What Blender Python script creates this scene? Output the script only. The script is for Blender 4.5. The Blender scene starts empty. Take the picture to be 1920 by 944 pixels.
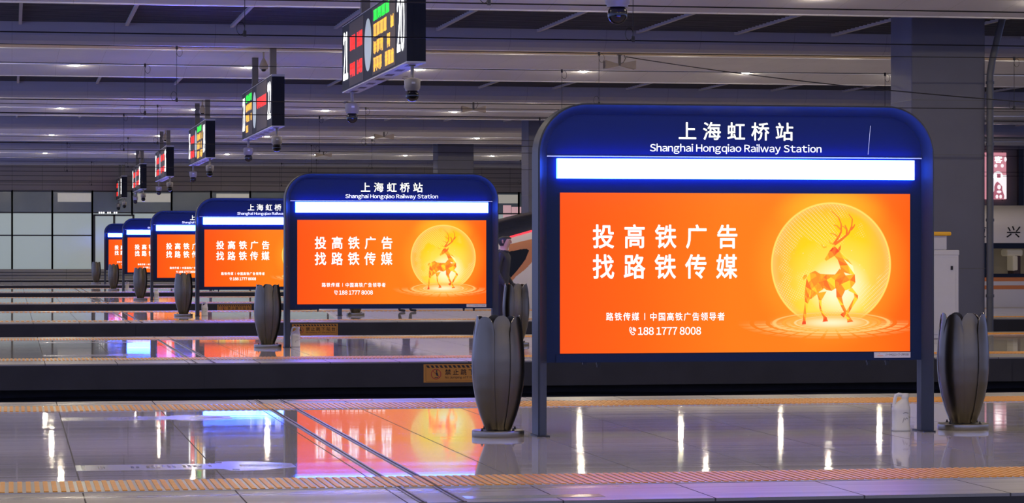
import bpy, bmesh, math, random
from mathutils import Vector, Matrix
random.seed(7)
SC = bpy.context.scene
COL = SC.collection
PI = math.pi

# ------------------------------------------------------------------ camera, world, exposure
F_PX, VPX, HORIZON, EYE = 5100.0, 22.0, 469.0, 1.6
YAW = math.atan((960 - VPX) / F_PX)
cam_data = bpy.data.cameras.new('camera')
cam_data.sensor_fit = 'HORIZONTAL'
cam_data.sensor_width = 36.0
cam_data.lens = F_PX / 1920 * 36.0
cam_data.shift_y = -3.0 / 1920
cam_data.clip_end = 500
cam = bpy.data.objects.new('camera', cam_data)
cam.location = (0, 0, EYE)
cam.rotation_euler = (PI / 2, 0, -YAW)
COL.objects.link(cam)
SC.camera = cam

WORLD_COLOR, WORLD_STRENGTH = (0.36, 0.45, 1.0), 1.8
DOWNLIGHT_STRENGTH = 780.0
STRIP_STRENGTH = 55.0
POSTER_STRENGTH = 1.0
world = bpy.data.worlds.new('station_dusk')
world.use_nodes = True
world.node_tree.nodes['Background'].inputs[0].default_value = (*WORLD_COLOR, 1)
world.node_tree.nodes['Background'].inputs[1].default_value = WORLD_STRENGTH
SC.world = world
SC.view_settings.view_transform = 'Standard'
SC.view_settings.look = 'None'
SC.view_settings.exposure = 0.0
SC.view_settings.gamma = 1.0
SC.view_settings.use_curve_mapping = False
SC.cycles.sample_clamp_indirect = 6.0
SC.cycles.max_bounces = 8

# ------------------------------------------------------------------ helpers
def lin(r, g, b):
    f = lambda c: c / 12.92 if c <= 0.04045 else ((c + 0.055) / 1.055) ** 2.4
    return tuple(f(c / 255.0) for c in (r, g, b))

def ray(u):
    return math.tan(YAW + math.atan((u - 960) / F_PX))

def at_y(u, v, Y):
    c, s = math.cos(YAW), math.sin(YAW)
    zc = Y / (c - s * (u - 960) / F_PX)
    return Y * ray(u), EYE - (v - HORIZON) * zc / F_PX

def mat(name, col, rough=0.5, metal=0.0, emit=None, strength=0.0, noise=0.0, nscale=6.0, spec=0.5, bump=0.0):
    m = bpy.data.materials.new(name)
    m.use_nodes = True
    nt = m.node_tree
    b = nt.nodes['Principled BSDF']
    b.inputs['Base Color'].default_value = (*col, 1)
    b.inputs['Roughness'].default_value = rough
    b.inputs['Metallic'].default_value = metal
    b.inputs['Specular IOR Level'].default_value = spec
    if emit:
        b.inputs['Emission Color'].default_value = (*emit, 1)
        b.inputs['Emission Strength'].default_value = strength
    if noise or bump:
        tc = nt.nodes.new('ShaderNodeTexCoord')
        n = nt.nodes.new('ShaderNodeTexNoise')
        n.inputs['Scale'].default_value = nscale
        n.inputs['Detail'].default_value = 5
        nt.links.new(tc.outputs['Object'], n.inputs['Vector'])
        if noise:
            mx = nt.nodes.new('ShaderNodeMix'); mx.data_type = 'RGBA'
            nt.links.new(n.outputs['Fac'], mx.inputs['Factor'])
            mx.inputs['A'].default_value = (*[c * (1 - noise) for c in col], 1)
            mx.inputs['B'].default_value = (*[min(1, c * (1 + noise)) for c in col], 1)
            nt.links.new(mx.outputs['Result'], b.inputs['Base Color'])
        if bump:
            bp = nt.nodes.new('ShaderNodeBump')
            bp.inputs['Strength'].default_value = bump
            bp.inputs['Distance'].default_value = 0.01
            nt.links.new(n.outputs['Fac'], bp.inputs['Height'])
            nt.links.new(bp.outputs['Normal'], b.inputs['Normal'])
    return m

class Nodes:
    """tiny expression builder for shader maths"""
    def __init__(self, nt): self.nt = nt
    def m(self, op, *a, clamp=False):
        n = self.nt.nodes.new('ShaderNodeMath'); n.operation = op; n.use_clamp = clamp
        for i, x in enumerate(a):
            if isinstance(x, (int, float)): n.inputs[i].default_value = x
            else: self.nt.links.new(x, n.inputs[i])
        return n.outputs[0]
    def smooth(self, x, a, b):
        n = self.nt.nodes.new('ShaderNodeMapRange'); n.interpolation_type = 'SMOOTHSTEP'
        self.nt.links.new(x, n.inputs['Value'])
        n.inputs['From Min'].default_value = a; n.inputs['From Max'].default_value = b
        return n.outputs['Result']
    def mix(self, f, a, b):
        n = self.nt.nodes.new('ShaderNodeMix'); n.data_type = 'RGBA'
        for s, x in (('Factor', f), ('A', a), ('B', b)):
            if isinstance(x, (int, float)): n.inputs[s].default_value = x
            elif isinstance(x, tuple): n.inputs[s].default_value = (*x, 1)
            else: self.nt.links.new(x, n.inputs[s])
        return n.outputs['Result']
    def ramp(self, f, stops):
        n = self.nt.nodes.new('ShaderNodeValToRGB')
        e = n.color_ramp.elements
        while len(e) < len(stops): e.new(0.5)
        for i, (p, c) in enumerate(stops):
            e[i].position = p; e[i].color = (*c, 1)
        self.nt.links.new(f, n.inputs[0])
        return n.outputs[0]

class MB:
    """mesh builder: collects shapes, links them as ONE object"""
    def __init__(self): self.v = []; self.f = []; self.mi = []; self.sm = []
    def add(self, verts, faces, m=0, smooth=False):
        o = len(self.v)
        self.v += [tuple(p) for p in verts]
        for f in faces:
            self.f.append([i + o for i in f]); self.mi.append(m); self.sm.append(smooth)
    def box(self, x0, x1, y0, y1, z0, z1, m=0, bev=0.0):
        if bev:
            bm = bmesh.new(); bmesh.ops.create_cube(bm, size=1)
            for w in bm.verts:
                w.co = Vector(((x0 + x1) / 2 + w.co.x * (x1 - x0), (y0 + y1) / 2 + w.co.y * (y1 - y0), (z0 + z1) / 2 + w.co.z * (z1 - z0)))
            bmesh.ops.bevel(bm, geom=list(bm.edges), offset=bev, segments=3, affect='EDGES', profile=0.5)
            bm.verts.index_update()
            self.add([w.co for w in bm.verts], [[w.index for w in f.verts] for f in bm.faces], m)
            bm.free(); return
        v = [(x0,y0,z0),(x1,y0,z0),(x1,y1,z0),(x0,y1,z0),(x0,y0,z1),(x1,y0,z1),(x1,y1,z1),(x0,y1,z1)]
        self.add(v, [(3,2,1,0),(4,5,6,7),(0,1,5,4),(1,2,6,5),(2,3,7,6),(3,0,4,7)], m)
    def tube(self, pts, r, seg=8, m=0, cap=True, closed=False):
        pts = [Vector(p) for p in pts]; n = len(pts); rings = []
        prev = None
        for i, p in enumerate(pts):
            a = pts[i - 1] if (i > 0 or closed) else pts[i]
            b = pts[(i + 1) % n] if (i < n - 1 or closed) else pts[i]
            d = (b - a).normalized()
            up = Vector((0, 0, 1)) if abs(d.z) < 0.95 else Vector((0, 1, 0))
            if prev is not None and prev.cross(d).length > 1e-3:
                x = (prev - d * prev.dot(d)).normalized()
            else:
                x = d.cross(up).normalized()
            prev = x
            y = d.cross(x)
            rr = r[i] if isinstance(r, (list, tuple)) else r
            rings.append([p + (x * math.cos(2 * PI * k / seg) + y * math.sin(2 * PI * k / seg)) * rr for k in range(seg)])
        v = [q for g in rings for q in g]; f = []
        for i in range(n if closed else n - 1):
            j = (i + 1) % n
            for k in range(seg):
                l = (k + 1) % seg
                f.append((i * seg + k, i * seg + l, j * seg + l, j * seg + k))
        if cap and not closed:
            f.append(tuple(reversed(range(seg)))); f.append(tuple((n - 1) * seg + k for k in range(seg)))
        self.add(v, f, m, True)
    def lathe(self, prof, c=(0, 0), seg=32, m=0, cap=True, sx=1.0, sy=1.0):
        v = []; f = []; n = len(prof)
        for r, z in prof:
            for k in range(seg):
                a = 2 * PI * k / seg
                v.append((c[0] + sx * r * math.cos(a), c[1] + sy * r * math.sin(a), z))
        for i in range(n - 1):
            for k in range(seg):
                l = (k + 1) % seg
                f.append((i * seg + k, i * seg + l, (i + 1) * seg + l, (i + 1) * seg + k))
        if cap:
            f.append(tuple(reversed(range(seg)))); f.append(tuple((n - 1) * seg + k for k in range(seg)))
        self.add(v, f, m, True)
    def prism(self, poly, a, b, axis='y', m=0):
        """poly in the plane across axis, extruded from a to b"""
        def P(p, t):
            return {'y': (p[0], t, p[1]), 'x': (t, p[0], p[1]), 'z': (p[0], p[1], t)}[axis]
        n = len(poly)
        v = [P(p, a) for p in poly] + [P(p, b) for p in poly]
        f = [tuple(range(n)), tuple(reversed(range(n, 2 * n)))]
        f += [(i, i + n, (i + 1) % n + n, (i + 1) % n) for i in range(n)]
        self.add(v, f, m)
    def build(self, name, mats, parent=None, loc=None, normals=True):
        me = bpy.data.meshes.new(name)
        me.from_pydata(self.v, [], self.f)
        for m in (mats if isinstance(mats, (list, tuple)) else [mats]): me.materials.append(m)
        for p, i, s in zip(me.polygons, self.mi, self.sm):
            p.material_index = i; p.use_smooth = s
        if normals:
            bm = bmesh.new(); bm.from_mesh(me)
            bmesh.ops.recalc_face_normals(bm, faces=bm.faces)
            bm.to_mesh(me); bm.free()
        if any(self.sm): me.set_sharp_from_angle(angle=math.radians(40))
        return link(name, me, parent, loc)

def link(name, me, parent=None, loc=None):
    o = bpy.data.objects.new(name, me)
    COL.objects.link(o)
    if parent: o.parent = parent
    if loc: o.location = loc
    return o

def tag(o, label, cat, group=None, kind=None):
    o['label'] = label; o['category'] = cat
    if group: o['group'] = group
    if kind: o['kind'] = kind
    return o

def struct(o, label=None):
    o['kind'] = 'structure'
    if label: o['label'] = label
    return o

def thing(name, loc, label, cat, group=None, rz=0.0):
    o = bpy.data.objects.new(name, None)
    o.empty_display_size = 0.2
    COL.objects.link(o)
    o.location = loc; o.rotation_euler = (0, 0, rz)
    return tag(o, label, cat, group)

def dup(root, loc, label=None, group=None, parent=None):
    c = root.copy(); COL.objects.link(c)
    if parent: c.parent = parent
    else:
        c.location = loc
        if label: c['label'] = label
        if group: c['group'] = group
    for ch in list(root.children): dup(ch, None, parent=c)
    return c

_glyphs = {}
def glyphs(text, offset=0.0):
    """verts and faces of one line of lettering, in em units"""
    if offset:
        # heavier weight: the same outline laid down several times, slightly shifted
        vs, fs = glyphs(text, 0.0)
        V, Fc = [], []
        ring = [(0, 0)] + [(offset * math.cos(PI * i / 4), offset * math.sin(PI * i / 4)) for i in range(8)]
        for dx, dy in ring:
            o = len(V); V += [(p[0] + dx, p[1] + dy) for p in vs]; Fc += [tuple(k + o for k in f) for f in fs]
        return V, Fc
    key = (text, offset)
    if key not in _glyphs:
        cu = bpy.data.curves.new('lettering', 'FONT')
        cu.body = text; cu.offset = offset; cu.resolution_u = 3
        o = bpy.data.objects.new('lettering', cu); COL.objects.link(o)
        dg = bpy.context.evaluated_depsgraph_get()
        me = bpy.data.meshes.new_from_object(o.evaluated_get(dg))
        vs = [tuple(v.co) for v in me.vertices]; fs = [tuple(p.vertices) for p in me.polygons]
        bpy.data.objects.remove(o); bpy.data.curves.remove(cu); bpy.data.meshes.remove(me)
        _glyphs[key] = (vs, fs)
    return _glyphs[key]

_lat = {}
def latin(text, track=0.085):
    """Latin line set glyph by glyph from the full-width forms, spaced proportionally"""
    V, Fc, x = [], [], 0.0
    for ch in text:
        if ch == ' ': x += 0.24; continue
        vs, fs = glyphs(chr(ord(ch) + 0xFEE0), 0.0)
        if ch == 'l':                                         # plain stem, as tall as the h
            h1 = max(p[1] for p in glyphs(chr(ord('h') + 0xFEE0))[0]); w = 0.075
            vs, fs = [(0, 0), (w, 0), (w, h1), (0, h1)], [(0, 1, 2, 3)]
        a = min(p[0] for p in vs); e = max(p[0] for p in vs)
        o = len(V); V += [(p[0] - a + x, p[1]) for p in vs]; Fc += [tuple(k + o for k in f) for f in fs]
        x += e - a + track
    return V, Fc

def fit_text(mb, text, x0, x1, y0, y1, place, offset=0.0, gap=None, m=0, shear=0.0):
    """letters stretched to a box; gap = pitch/width for spaced characters; place maps (x,y) to 3D"""
    vs, fs = [], []
    if gap:
        for i, ch in enumerate(text):
            if ch == ' ': continue
            gv, gf = glyphs(ch, offset)
            o = len(vs)
            cx = 0.5
            vs += [((p[0] - cx) + i * gap, p[1]) for p in gv]
            fs += [tuple(k + o for k in f) for f in gf]
    else:
        if all(ord(c) < 128 for c in text):
            gv, gf = latin(text)
            for i in range(9 if offset else 1):
                dx, dy = (0, 0) if i == 0 else (offset * math.cos(PI * i / 4), offset * math.sin(PI * i / 4))
                o = len(vs); vs += [(p[0] + dx, p[1] + dy) for p in gv]; fs += [tuple(k + o for k in f) for f in gf]
        else:
            gv, gf = glyphs(text, offset)
            vs = [(p[0], p[1]) for p in gv]; fs = list(gf)
    ax, bx = min(p[0] for p in vs), max(p[0] for p in vs)
    ay, by = min(p[1] for p in vs), max(p[1] for p in vs)
    out = []
    for p in vs:
        ty = (p[1] - ay) / (by - ay)
        out.append(place(x0 + (p[0] - ax) / (bx - ax) * (x1 - x0) + shear * (ty - 0.5) * (y1 - y0), y0 + ty * (y1 - y0)))
    mb.add(out, fs, m)

for _c in 'abcdefghijklmnopqrstuvwxyzSHRNJLZTMPBQ0123456789-':
    glyphs(chr(ord(_c) + 0xFEE0))
for _c in '上海虹桥站投高铁广告找路铁传媒中国领导者禁止跳下站台复兴号':
    glyphs(_c)

ORD = ['first', 'second', 'third', 'fourth', 'fifth', 'sixth', 'seventh', 'eighth', 'ninth', 'tenth', 'eleventh',
       'twelfth', 'thirteenth', 'fourteenth', 'fifteenth']

# ------------------------------------------------------------------ materials
M = {}
def granite(name, col, rough, joints):
    m = bpy.data.materials.new(name); m.use_nodes = True
    nt = m.node_tree; b = nt.nodes['Principled BSDF']; N = Nodes(nt)
    tc = nt.nodes.new('ShaderNodeTexCoord')
    sep = nt.nodes.new('ShaderNodeSeparateXYZ'); nt.links.new(tc.outputs['Object'], sep.inputs[0])
    X, Y = sep.outputs[0], sep.outputs[1]
    n = nt.nodes.new('ShaderNodeTexNoise'); n.inputs['Scale'].default_value = 90; n.inputs['Detail'].default_value = 3
    nt.links.new(tc.outputs['Object'], n.inputs['Vector'])
    n2 = nt.nodes.new('ShaderNodeTexNoise'); n2.inputs['Scale'].default_value = 0.9; n2.inputs['Detail'].default_value = 4
    nt.links.new(tc.outputs['Object'], n2.inputs['Vector'])
    f = N.m('ADD', N.m('MULTIPLY', n.outputs['Fac'], 0.6), N.m('MULTIPLY', n2.outputs['Fac'], 0.5))
    c = N.mix(f, tuple(q * 0.72 for q in col), tuple(q * 1.22 for q in col))
    if joints:
        fx = N.m('ABSOLUTE', N.m('SUBTRACT', N.m('FRACT', N.m('DIVIDE', N.m('ADD', X, 0.54), 1.0)), 0.5))
        jx = N.m('GREATER_THAN', fx, 0.4945)
        # rows run along the platform, wider than deep
        fy = N.m('ABSOLUTE', N.m('SUBTRACT', N.m('FRACT', N.m('DIVIDE', N.m('ADD', Y, 0.2), 1.2)), 0.5))
        jy = N.m('GREATER_THAN', fy, 0.4965)
        j = N.m('MAXIMUM', jx, N.m('MULTIPLY', jy, 0.6))
        c = N.mix(N.m('MULTIPLY', j, 0.8), c, tuple(q * 0.15 for q in col))
    if joints:
        nt.links.new(N.m('MULTIPLY', N.m('SUBTRACT', 1.0, j), 0.45), b.inputs['Specular IOR Level'])
    nt.links.new(c, b.inputs['Base Color'])
    # polish that varies slightly from slab row to slab row
    mp = nt.nodes.new('ShaderNodeMapping'); mp.inputs['Scale'].default_value = (0.12, 2.2, 1)
    nt.links.new(tc.outputs['Object'], mp.inputs['Vector'])
    n3 = nt.nodes.new('ShaderNodeTexNoise'); n3.inputs['Scale'].default_value = 1.6; n3.inputs['Detail'].default_value = 4
    nt.links.new(mp.outputs['Vector'], n3.inputs['Vector'])
    r = nt.nodes.new('ShaderNodeMapRange'); nt.links.new(n3.outputs['Fac'], r.inputs['Value'])
    r.inputs['From Min'].default_value = 0.3; r.inputs['From Max'].default_value = 0.7
    r.inputs['To Min'].default_value = rough * 0.6; r.inputs['To Max'].default_value = rough * 1.3
    nt.links.new(r.outputs['Result'], b.inputs['Roughness'])
    bp = nt.nodes.new('ShaderNodeBump'); bp.inputs['Strength'].default_value = 0.04; bp.inputs['Distance'].default_value = 0.01
    nt.links.new(n3.outputs['Fac'], bp.inputs['Height'])
    nt.links.new(bp.outputs['Normal'], b.inputs['Normal'])
    if not joints: b.inputs['Specular IOR Level'].default_value = 0.45
    return m

def panel_mat(name, col, rough, step, seam=0.006):
    """painted metal panels with butt seams across X"""
    m = bpy.data.materials.new(name); m.use_nodes = True
    nt = m.node_tree; b = nt.nodes['Principled BSDF']; N = Nodes(nt)
    tc = nt.nodes.new('ShaderNodeTexCoord')
    sep = nt.nodes.new('ShaderNodeSeparateXYZ'); nt.links.new(tc.outputs['Object'], sep.inputs[0])
    fx = N.m('FRACT', N.m('DIVIDE', sep.outputs[0], step))
    j = N.m('LESS_THAN', fx, seam)
    n = nt.nodes.new('ShaderNodeTexNoise'); n.inputs['Scale'].default_value = 0.6
    nt.links.new(tc.outputs['Object'], n.inputs['Vector'])
    c = N.mix(n.outputs['Fac'], tuple(q * 0.9 for q in col), tuple(q * 1.1 for q in col))
    c = N.mix(N.m('MULTIPLY', j, 0.6), c, tuple(q * 0.3 for q in col))
    nt.links.new(c, b.inputs['Base Color'])
    b.inputs['Roughness'].default_value = rough
    return m

M['floor'] = granite('polished_granite', (0.50, 0.475, 0.46), 0.040, True)
M['edge'] = granite('flamed_granite_edge', (0.27, 0.25, 0.24), 0.36, True)
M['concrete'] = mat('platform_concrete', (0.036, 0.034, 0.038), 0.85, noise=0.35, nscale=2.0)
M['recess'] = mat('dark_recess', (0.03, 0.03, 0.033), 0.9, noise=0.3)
M['ballast'] = mat('track_slab', (0.04, 0.04, 0.045), 0.95, noise=0.4, nscale=12)
M['amber'] = mat('amber_tactile_bar', lin(224, 150, 10), 0.4, noise=0.15, nscale=9)
M['tac'] = mat('tactile_steel_bed', (0.42, 0.40, 0.40), 0.28, metal=0.35, noise=0.1)
M['jointmetal'] = mat('joint_strip_brown', (0.13, 0.09, 0.07), 0.35, metal=0.4, noise=0.2)
M['jointdark'] = mat('joint_gap', (0.012, 0.012, 0.012), 0.8)
M['vinyl'] = mat('white_floor_vinyl', (0.50, 0.50, 0.52), 0.14, noise=0.08)
M['vinylmark'] = mat('floor_vinyl_print', (0.06, 0.07, 0.10), 0.25)
M['soffit'] = panel_mat('soffit_panel', (0.62, 0.62, 0.70), 0.65, 1.12)
M['cream'] = panel_mat('cream_soffit_panel', (0.68, 0.54, 0.37), 0.5, 1.12)  # warm light along the soffit put into the panel colour
M['fascia'] = panel_mat('fascia_panel', (0.36, 0.35, 0.42), 0.5, 2.24, 0.004)
M['lip'] = mat('soffit_lip_aluminium', (0.85, 0.86, 0.90), 0.22, metal=0.2, noise=0.05)  # kept pale so the bright edge highlight sits in the colour
M['slat'] = mat('grille_slat', (0.075, 0.07, 0.075), 0.45, metal=0.2, noise=0.1)
M['void'] = mat('ceiling_void', (0.012, 0.012, 0.014), 0.9)
M['strut'] = mat('ceiling_strut', (0.42, 0.40, 0.42), 0.5, noise=0.08)
M['column'] = mat('column_paint', (0.098, 0.10, 0.14), 0.6, noise=0.15, nscale=1.3)
M['pipe'] = mat('drain_pipe', (0.08, 0.08, 0.085), 0.45, noise=0.1)
M['tile'] = panel_mat('wall_tile', (0.19, 0.165, 0.16), 0.55, 1.68, 0.02)
M['mullion'] = mat('mullion', (0.02, 0.022, 0.03), 0.5, noise=0.1)
M['glass_low'] = mat('frosted_lit_glass', (0.16, 0.18, 0.18), 0.12, emit=lin(132, 142, 140), strength=0.95, noise=0.1, nscale=0.5)
M['glass_top'] = mat('dark_glass', (0.05, 0.06, 0.075), 0.12, emit=lin(120, 135, 140), strength=0.10, noise=0.2, nscale=0.7)
M['glass_lit'] = mat('lit_transom_glass', (0.2, 0.2, 0.19), 0.2, emit=lin(165, 160, 150), strength=0.7, noise=0.1)
M['parapet'] = panel_mat('parapet_metal', (0.22, 0.21, 0.19), 0.4, 3.0, 0.01)
M['wire'] = mat('wire_black', (0.012, 0.012, 0.016), 0.5, metal=0.3)
M['frame'] = mat('sign_frame_grey', (0.026, 0.030, 0.042), 0.45, noise=0.08, spec=0.3)
M['header'] = mat('backlit_blue_header', (0.002, 0.011, 0.10), 0.45, spec=0.2, emit=(0.0003, 0.004, 0.06), strength=0.3, noise=0.05)
M['navy'] = mat('navy_panel', (0.002, 0.011, 0.055), 0.45, spec=0.2, noise=0.08)
M['strip'] = mat('white_blue_led_strip', (0.8, 0.85, 1), 0.4, emit=(0.026, 0.105, 1.0), strength=STRIP_STRENGTH)
M['strip_side'] = mat('strip_acrylic_edge', (0.2, 0.3, 0.9), 0.4, emit=(0.015, 0.09, 1.0), strength=26.0)
M['silver'] = mat('silver_divider', (0.75, 0.75, 0.8), 0.25, metal=0.7)
M['cream_letter'] = mat('cream_lit_lettering', (0.9, 0.9, 0.75), 0.5, emit=lin(247, 246, 222), strength=1.0)
M['white_letter'] = mat('white_lit_lettering', (0.9, 0.9, 0.9), 0.5, emit=(1, 1, 1), strength=1.0)
M['sticker'] = mat('grey_asset_sticker', (0.62, 0.57, 0.60), 0.5, noise=0.04)
M['ink'] = mat('black_ink', (0.01, 0.01, 0.012), 0.6)
M['orange_ink'] = mat('orange_ink', (0.8, 0.25, 0.12), 0.6)
M['bolt'] = mat('black_bolt', (0.01, 0.011, 0.015), 0.5, metal=0.3)
M['bin'] = mat('brushed_bin_metal', (0.135, 0.116, 0.088), 0.33, metal=1.0, noise=0.06, nscale=3)
M['bin_edge'] = mat('polished_bin_edge', (0.30, 0.28, 0.25), 0.28, metal=0.95)
M['liner'] = mat('bin_liner_black', (0.012, 0.012, 0.012), 0.6)
M['jug'] = mat('white_plastic', (0.68, 0.64, 0.58), 0.42, noise=0.05, nscale=8)
M['label_grime'] = mat('jug_scribble', (0.08, 0.07, 0.06), 0.7)
M['board'] = mat('board_black', (0.020, 0.022, 0.032), 0.65, noise=0.08, spec=0.2)
M['ledglass'] = mat('led_panel_smoke', (0.095, 0.075, 0.062), 0.6, noise=0.08, spec=0.25)
M['alu'] = mat('board_aluminium', (0.42, 0.42, 0.46), 0.35, metal=0.4, noise=0.05)
M['red'] = mat('led_red', (0.5, 0.02, 0.01), 0.5, emit=(1.0, 0.022, 0.012), strength=1.25)
M['yellow'] = mat('led_amber', (0.5, 0.3, 0.02), 0.5, emit=(1.0, 0.52, 0.06), strength=0.95)
M['green'] = mat('led_green', (0.02, 0.5, 0.05), 0.5, emit=(0.01, 0.80, 0.05), strength=0.95)
M['clock'] = mat('clock_face', (0.55, 0.60, 0.60), 0.4, emit=lin(150, 165, 165), strength=0.55)
M['camwhite'] = mat('camera_housing', (0.20, 0.185, 0.185), 0.45, noise=0.05)
M['camblack'] = mat('camera_dome', (0.006, 0.006, 0.009), 0.12)
M['pole'] = mat('hanger_pole', (0.09, 0.085, 0.09), 0.5, noise=0.1)
M['speaker'] = mat('speaker_beige', (0.30, 0.255, 0.22), 0.6, noise=0.1)
M['downlight'] = mat('downlight_diffuser', (0.9, 0.9, 0.85), 0.5, emit=(1.0, 0.85, 0.62), strength=DOWNLIGHT_STRENGTH)
M['downring'] = mat('downlight_ring', (0.6, 0.58, 0.58), 0.4)
M['warn'] = mat('warning_sign_yellow', lin(196, 132, 44), 0.6, noise=0.1)
M['warnred'] = mat('warning_red', lin(170, 24, 30), 0.5)
M['cabinet'] = mat('cabinet_white', (0.50, 0.49, 0.54), 0.4, noise=0.04)
M['yellowcap'] = mat('yellow_cap', lin(225, 165, 20), 0.4, noise=0.05)
M['trainwhite'] = mat('train_white', (0.62, 0.58, 0.56), 0.28, noise=0.04, nscale=1.0)
M['trainnavy'] = mat('train_dark_roof', (0.018, 0.020, 0.034), 0.2, noise=0.1)
M['traingold'] = mat('train_gold', lin(186, 120, 78), 0.3, noise=0.05)
M['trainblack'] = mat('train_window_black', (0.004, 0.005, 0.008), 0.2, spec=0.15)
M['trainorange'] = mat('train_orange_stripe', lin(205, 120, 48), 0.35, noise=0.05)
M['trainskirt'] = mat('train_underframe', (0.03, 0.03, 0.033), 0.7, noise=0.2)
M['lamp_red'] = mat('red_marker_lamp', (0.5, 0.02, 0.03), 0.4, emit=(1.0, 0.03, 0.05), strength=1.8)
M['cabin'] = mat('train_cabin_wall', (0.30, 0.27, 0.22), 0.6, emit=lin(70, 62, 50), strength=0.5)  # wall glow stands in for the lamps inside the cabin
M['seat'] = mat('train_seat_cover', (0.55, 0.50, 0.42), 0.7, emit=lin(120, 110, 92), strength=0.4)  # cover glows as if lit by the cabin lamps
M['seatdark'] = mat('train_seat_dark', (0.08, 0.05, 0.05), 0.8)
M['pinkbox'] = mat('pink_lightbox', (0.6, 0.3, 0.33), 0.4, emit=lin(200, 128, 138), strength=1.0)
M['pinkdim'] = mat('dim_pink_print', (0.4, 0.3, 0.32), 0.4, emit=lin(190, 148, 154), strength=0.8, noise=0.1, nscale=2.0)
M['pinkwhite'] = mat('lightbox_white', (0.8, 0.8, 0.8), 0.4, emit=lin(250, 238, 238), strength=1.0)
M['pinkdark'] = mat('lightbox_rose', (0.5, 0.2, 0.25), 0.4, emit=lin(168, 92, 105), strength=1.0)
M['skin'] = mat('skin', (0.50, 0.27, 0.20), 0.5, noise=0.05)
M['hair'] = mat('black_hair', (0.010, 0.009, 0.009), 0.5, noise=0.1)
M['jacket'] = mat('dark_jacket', (0.022, 0.022, 0.034), 0.7, noise=0.2)
M['trousers'] = mat('dark_trousers', (0.014, 0.014, 0.020), 0.8, noise=0.2)
M['shoe'] = mat('black_shoe', (0.008, 0.008, 0.010), 0.35, noise=0.1)

# ------------------------------------------------------------------ the setting
PERIOD = 21.55
P0 = 17.0                       # front edge of the nearest platform
DEPTH = 12.0
XL, XR = -13.0, 74.0
NP = 7
BACK_Y = 156.0
SOFFIT = 6.18

g = MB(); g.box(XL, XR, -8, BACK_Y + 0.2, -1.4, -1.25)
struct(g.build('ground_trackbed', M['ballast']))

for k in range(-1, NP):
    y0 = P0 + PERIOD * k
    y1 = min(y0 + DEPTH, BACK_Y - 0.2)
    b = MB()
    b.box(XL, XR, y0, y0 + 1.1, -0.36, 0, 1)                    # flamed edge stones
    b.box(XL, XR, y0 + 1.1, y1 - 0.75, -0.36, 0, 0)             # polished field
    b.box(XL, XR, y1 - 0.75, y1, -0.36, 0, 1)
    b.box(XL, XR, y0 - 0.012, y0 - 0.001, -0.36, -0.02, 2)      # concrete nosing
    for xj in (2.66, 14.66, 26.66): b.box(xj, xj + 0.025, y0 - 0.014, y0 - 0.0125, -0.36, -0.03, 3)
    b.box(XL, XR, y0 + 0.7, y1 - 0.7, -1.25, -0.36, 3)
    struct(b.build('floor', [M['floor'], M['edge'], M['concrete'], M['recess']]))
    # tactile paving: two bands of amber bars on a steel bed
    if 0 <= k < 5:
        for ya, yb in ((y0 + 1.12, y0 + 1.98), (y1 - 1.83, y1 - 0.85)):
            t = MB(); t.box(XL, XR, ya, yb, 0.0005, 0.004, 1)
            x = -8.0
            step = 0.057 if k < 2 else 0.114
            while x < (16.0 if k == 0 else 26.0):
                t.box(x, x + step * 0.56, ya + 0.03, yb - 0.03, 0.004, 0.010, 0)
                x += step
            struct(t.build('floor_tile_strip', [M['amber'], M['tac']]), 'band of amber tactile bars along the platform edge')
        # expansion joint: two metal rails with a brown cover between
        j = MB()
        for xa in (2.535, 2.79):
            j.box(xa, xa + 0.05, y0 + 0.02, y1 - 0.02, 0.0005, 0.005, 0)
            j.box(xa + 0.018, xa + 0.032, y0 + 0.02, y1 - 0.02, 0.005, 0.0065, 1)
        struct(j.build('floor_line', [M['jointmetal'], M['jointdark']]))

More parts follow.
